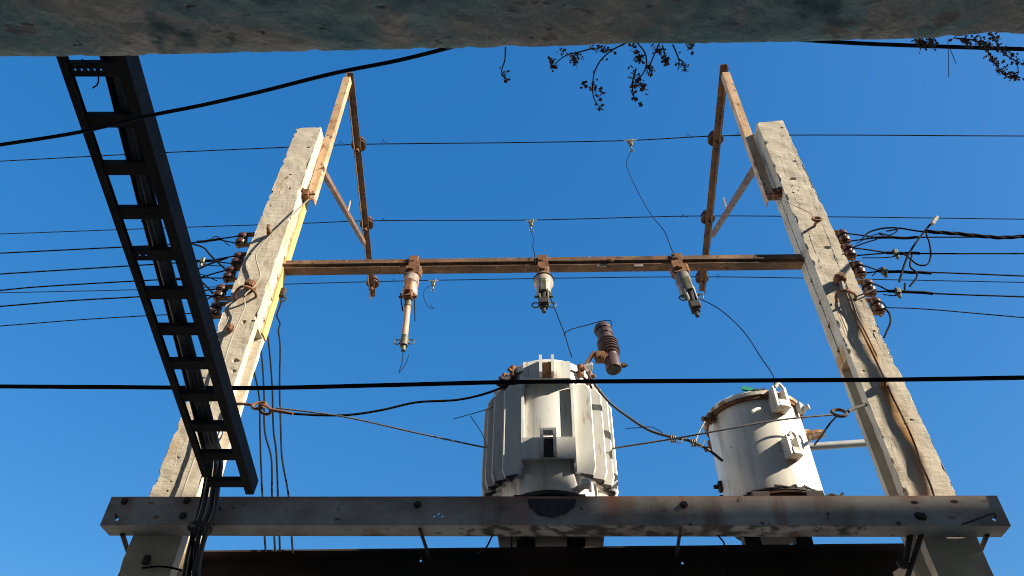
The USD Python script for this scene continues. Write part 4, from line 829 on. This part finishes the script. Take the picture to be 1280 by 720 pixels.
for k in range(-4, 12):
    y = (88 + 70.4 * k) / (1 + .0384 * k)
    t_ = (y - 73) / (597 - 73); p = tr(76 + (256.5 - 76) * (y - 73) / 524, y); q = tr(150 + (309 - 150) * (y - 73) / 535, y)
    e = unit(q - p); w_ = unit(np.cross(nT, e)); L = q - p
    flat = mani(box(p + nT * .0045 - w_ * .019, L, w_ * .038, nT * .003))
    for q_ in ({0: (.16, .27, .38, .49, .6), 4: (.2, .33, .46)}.get(k, ())): flat = flat - mani(cyl(p + L * q_ - nT * .02, p + L * q_ + nT * .03, .0035, 8))
    obj('rung', [flat, box(p - w_ * .019 + nT * .0075, L, w_ * .003, nT * .02), box(p + w_ * .016 + nT * .0075, L, w_ * .003, nT * .02)], TRAY, cl, smooth=False)
# cables lying in the ladder and dropping at its end
cab = [(0, 134, 261, .017), (1, 139, 266.5, .017), (2, 144, 272, .017), (3, 129.5, 255.5, .016)]
for k, xa, xb_, r in cab:
    g = [tr(xa + (xb_ - xa) * (y - 73) / (560 - 73) + .6 * math.sin(y * .02 + k * 2), y, .030 + r + .004 * math.sin(y * .013 + k)) for y in (73, 160, 250, 340, 430, 500, 548)]
    g = [g[0] - dirR * 1.2] + g
    drop = {0: [(263, 585, 2.82), (258, 615, 2.855), (252, 640, 2.86), (244, 662, 2.86), (236, 690, 2.90), (229, 724, 2.93)],
            1: [(270, 585, 2.82), (266, 612, 2.85), (261, 640, 2.86), (250, 664, 2.86), (245, 690, 2.90), (243, 724, 2.93)],
            2: [(276, 580, 2.82), (272, 612, 2.85), (268, 642, 2.855), (257, 668, 2.86), (250, 695, 2.90), (246, 724, 2.93)],
            3: [(259, 590, 2.84), (254, 620, 2.86), (248, 645, 2.865), (241, 668, 2.865), (240, 690, 2.90), (235, 724, 2.93)]}[k]
    wire('ladder_cable', g + [pv(*d) for d in drop], r * .62, GREYC if k != 3 else CABLE, 'dark cable in the ladder dropping over the beam, %s of four' % ('second from left', 'third from left', 'rightmost', 'leftmost')[k], 'cable', sides=10)
for k, (x0, x1, x2) in enumerate(((251, 247, 240), (243, 238, 232), (256, 242, 250))):
    wire('thin_cable', [pv(*d) for d in ((x0, 660, 2.862), (x1, 690, 2.89), (x2, 724, 2.92))], .004, GREYC, 'thin cable under the ladder cable band, %s of three' % ('middle', 'left', 'right')[k], 'cable')
bc = pv(250, 660, 2.862); obj('cable_band', [ring(bc + Z * q, unit(U), V, .046, .004, 24, 6) for q in (-.006, 0, .006)], BLACKR, label='black band tied round the cables on the front beam', cat='cable tie')
for k, (px, py, lab) in enumerate(((120, 100, 'thin broken wire hanging from the topmost visible ladder rung'), (181, 275, 'thin wire curl on a middle ladder rung'), (222, 410, 'thin wire curl on a lower ladder rung'))):
    c = tr(px, py - 6, -.004); wire('loose_wire', [tr(px - 18, py - 26, -.002), tr(px, py - 14, -.004), tr(px + 3, py - 4, -.01), tr(px + 2, py + 5, -.02), tr(px - 4, py + 10, -.02)] if k == 0 else [tr(px - 4, py + 2, -.004), tr(px, py - 6, -.006), tr(px + 8, py - 8, -.004)], .0022, WIRE, lab)

# ---------------------------------------------------------------- dry creepers hanging over the canopy edge
def edge_plane(px, py): return on(px, py, F(0, np.interp(uvh(ph(px, 56, HS))[0], xs, vs) + .015, 0), V)
def leafy(pts, density, size):
    vs_, fs = [], []
    P = smooth_path(pts, 8)
    for i in range(int(density * len(P))):
        p = P[rng.integers(0, len(P))] + rng.normal(0, .0028, 3); a, b = unit(rng.normal(0, 1, 3)), unit(rng.normal(0, 1, 3)); s = size * rng.uniform(.5, 1.3)
        n = np.cross(a, b); b = unit(np.cross(n, a)); k = len(vs_)
        vs_ += [p, p + a * s * .5 + b * s * .42 + n * s * .1, p + a * s, p + a * s * .45 - b * s * .40 + n * s * .1, p + a * s * .78 + b * s * .12 - n * s * .08]
        fs += [[k, k + 1, k + 4], [k + 1, k + 2, k + 4], [k, k + 4, k + 3], [k + 4, k + 2, k + 3]]
    return trimesh.Trimesh(vs_, fs, process=False)
creepers = [
 ('dry creeper stem curving left and down, middle of the canopy edge', [[(782, 54), (766, 62), (752, 74), (744, 88), (741, 104), (742, 122), (747, 131), (754, 138)]], [(743, 92, 753, 138, 4.5), (730, 106, 745, 112, 4)]),
 ('dense dry creeper tuft with bent stem, centre of the canopy edge', [[(797, 54), (806, 66), (808, 80), (803, 93), (795, 103), (793, 110)], [(795, 86), (791, 100), (791, 115), (794, 128)]], [(785, 54, 802, 72, 6), (789, 86, 794, 130, 6), (794, 98, 806, 110, 8), (795, 70, 800, 78, 6)]),
 ('small dry creeper branching at right of the central tuft', [[(824, 55), (817, 70), (812, 84), (812, 90)], [(828, 57), (831, 68), (833, 78)], [(841, 56), (847, 70), (849, 80), (847, 88)], [(849, 74), (857, 80)]], [(811, 82, 815, 92, 6), (827, 60, 833, 80, 7), (815, 58, 823, 66, 4), (846, 80, 858, 86, 3), (860, 56, 866, 60, 4)]),
 ('sparse dry creeper trailing left along the canopy edge', [[(742, 60), (724, 65), (708, 69), (698, 76), (690, 85)]], [(698, 65, 728, 72, 4), (715, 70, 720, 80, 5), (688, 76, 693, 86, 5), (738, 59, 770, 62, 4), (744, 58, 760, 64, 3)]),
 ('single short twig hanging alone left of the creepers', [[(632, 59), (631, 75), (627, 90), (631, 98)], [(627, 92), (633, 99), (636, 100)]], [(627, 90, 636, 101, 2.2)]),
 ('two small leaf tufts on the canopy edge at upper right', [[(1148, 48), (1152, 56), (1150, 63)], [(1165, 49), (1167, 57)]], [(1146, 50, 1155, 60, 8), (1161, 49, 1169, 58, 8)]),
 ('longest dry creeper hooking round at the upper right corner', [[(1195, 48), (1215, 50), (1228, 55), (1238, 70), (1246, 83), (1256, 94), (1264, 98), (1272, 93), (1272, 82)]], [(1194, 48, 1216, 57, 7), (1220, 48, 1236, 60, 8), (1236, 68, 1250, 86, 5), (1250, 88, 1274, 99, 7)]),
 ('dry creeper trailing out to the right edge near the corner', [[(1240, 43), (1247, 55), (1254, 66), (1264, 73), (1275, 78)]], [(1240, 44, 1250, 60, 4), (1252, 62, 1276, 79, 8)]),
]
for lab, stems, tufts in creepers:
    pts0 = [edge_plane(x, y) for x, y in stems[0]]
    t = thing('creeper', lab, 'creeper', pts0[0])
    for s in stems: obj('stem', tube([edge_plane(x, y) for x, y in s], .0016, 5, 5, r2=.0008), STEM, t)
    lv = []
    for s in stems: lv.append(leafy([edge_plane(x, y) for x, y in s], .16, .0055))
    for x0, y0, x1, y1, d in tufts: lv.append(leafy([edge_plane(x0, y0), edge_plane((x0 + x1) / 2 + 1, (y0 + y1) / 2), edge_plane(x1, y1)], d * .38, .0072))
    obj('leaves', lv, LEAF, t, smooth=False, kind='stuff')
for x, y0, x2, y1, lab in ((1185, 48, 1186, 96, 'straight thin dead stalk hanging at upper right'), (1187, 60, 1195, 79, 'short slanting dead stalk at upper right')):
    wire('dead_stalk', [edge_plane(x, y0), edge_plane((x + x2) / 2, (y0 + y1) / 2), edge_plane(x2, y1)], .0006, STEM, lab, 'stalk', n=2)
if __name__ == '__main__':
    print('pole tops', uvh(pv(386, 160, V0)), uvh(pv(962, 152, V0)), 'beam', hb0, hb1, ul, ur, 'rear', hr1, 'arm', [uvh(a) for s in ARM for a in ARM[s][:2]], 'tank', uvh(tbase), TH, uvh(sbase))
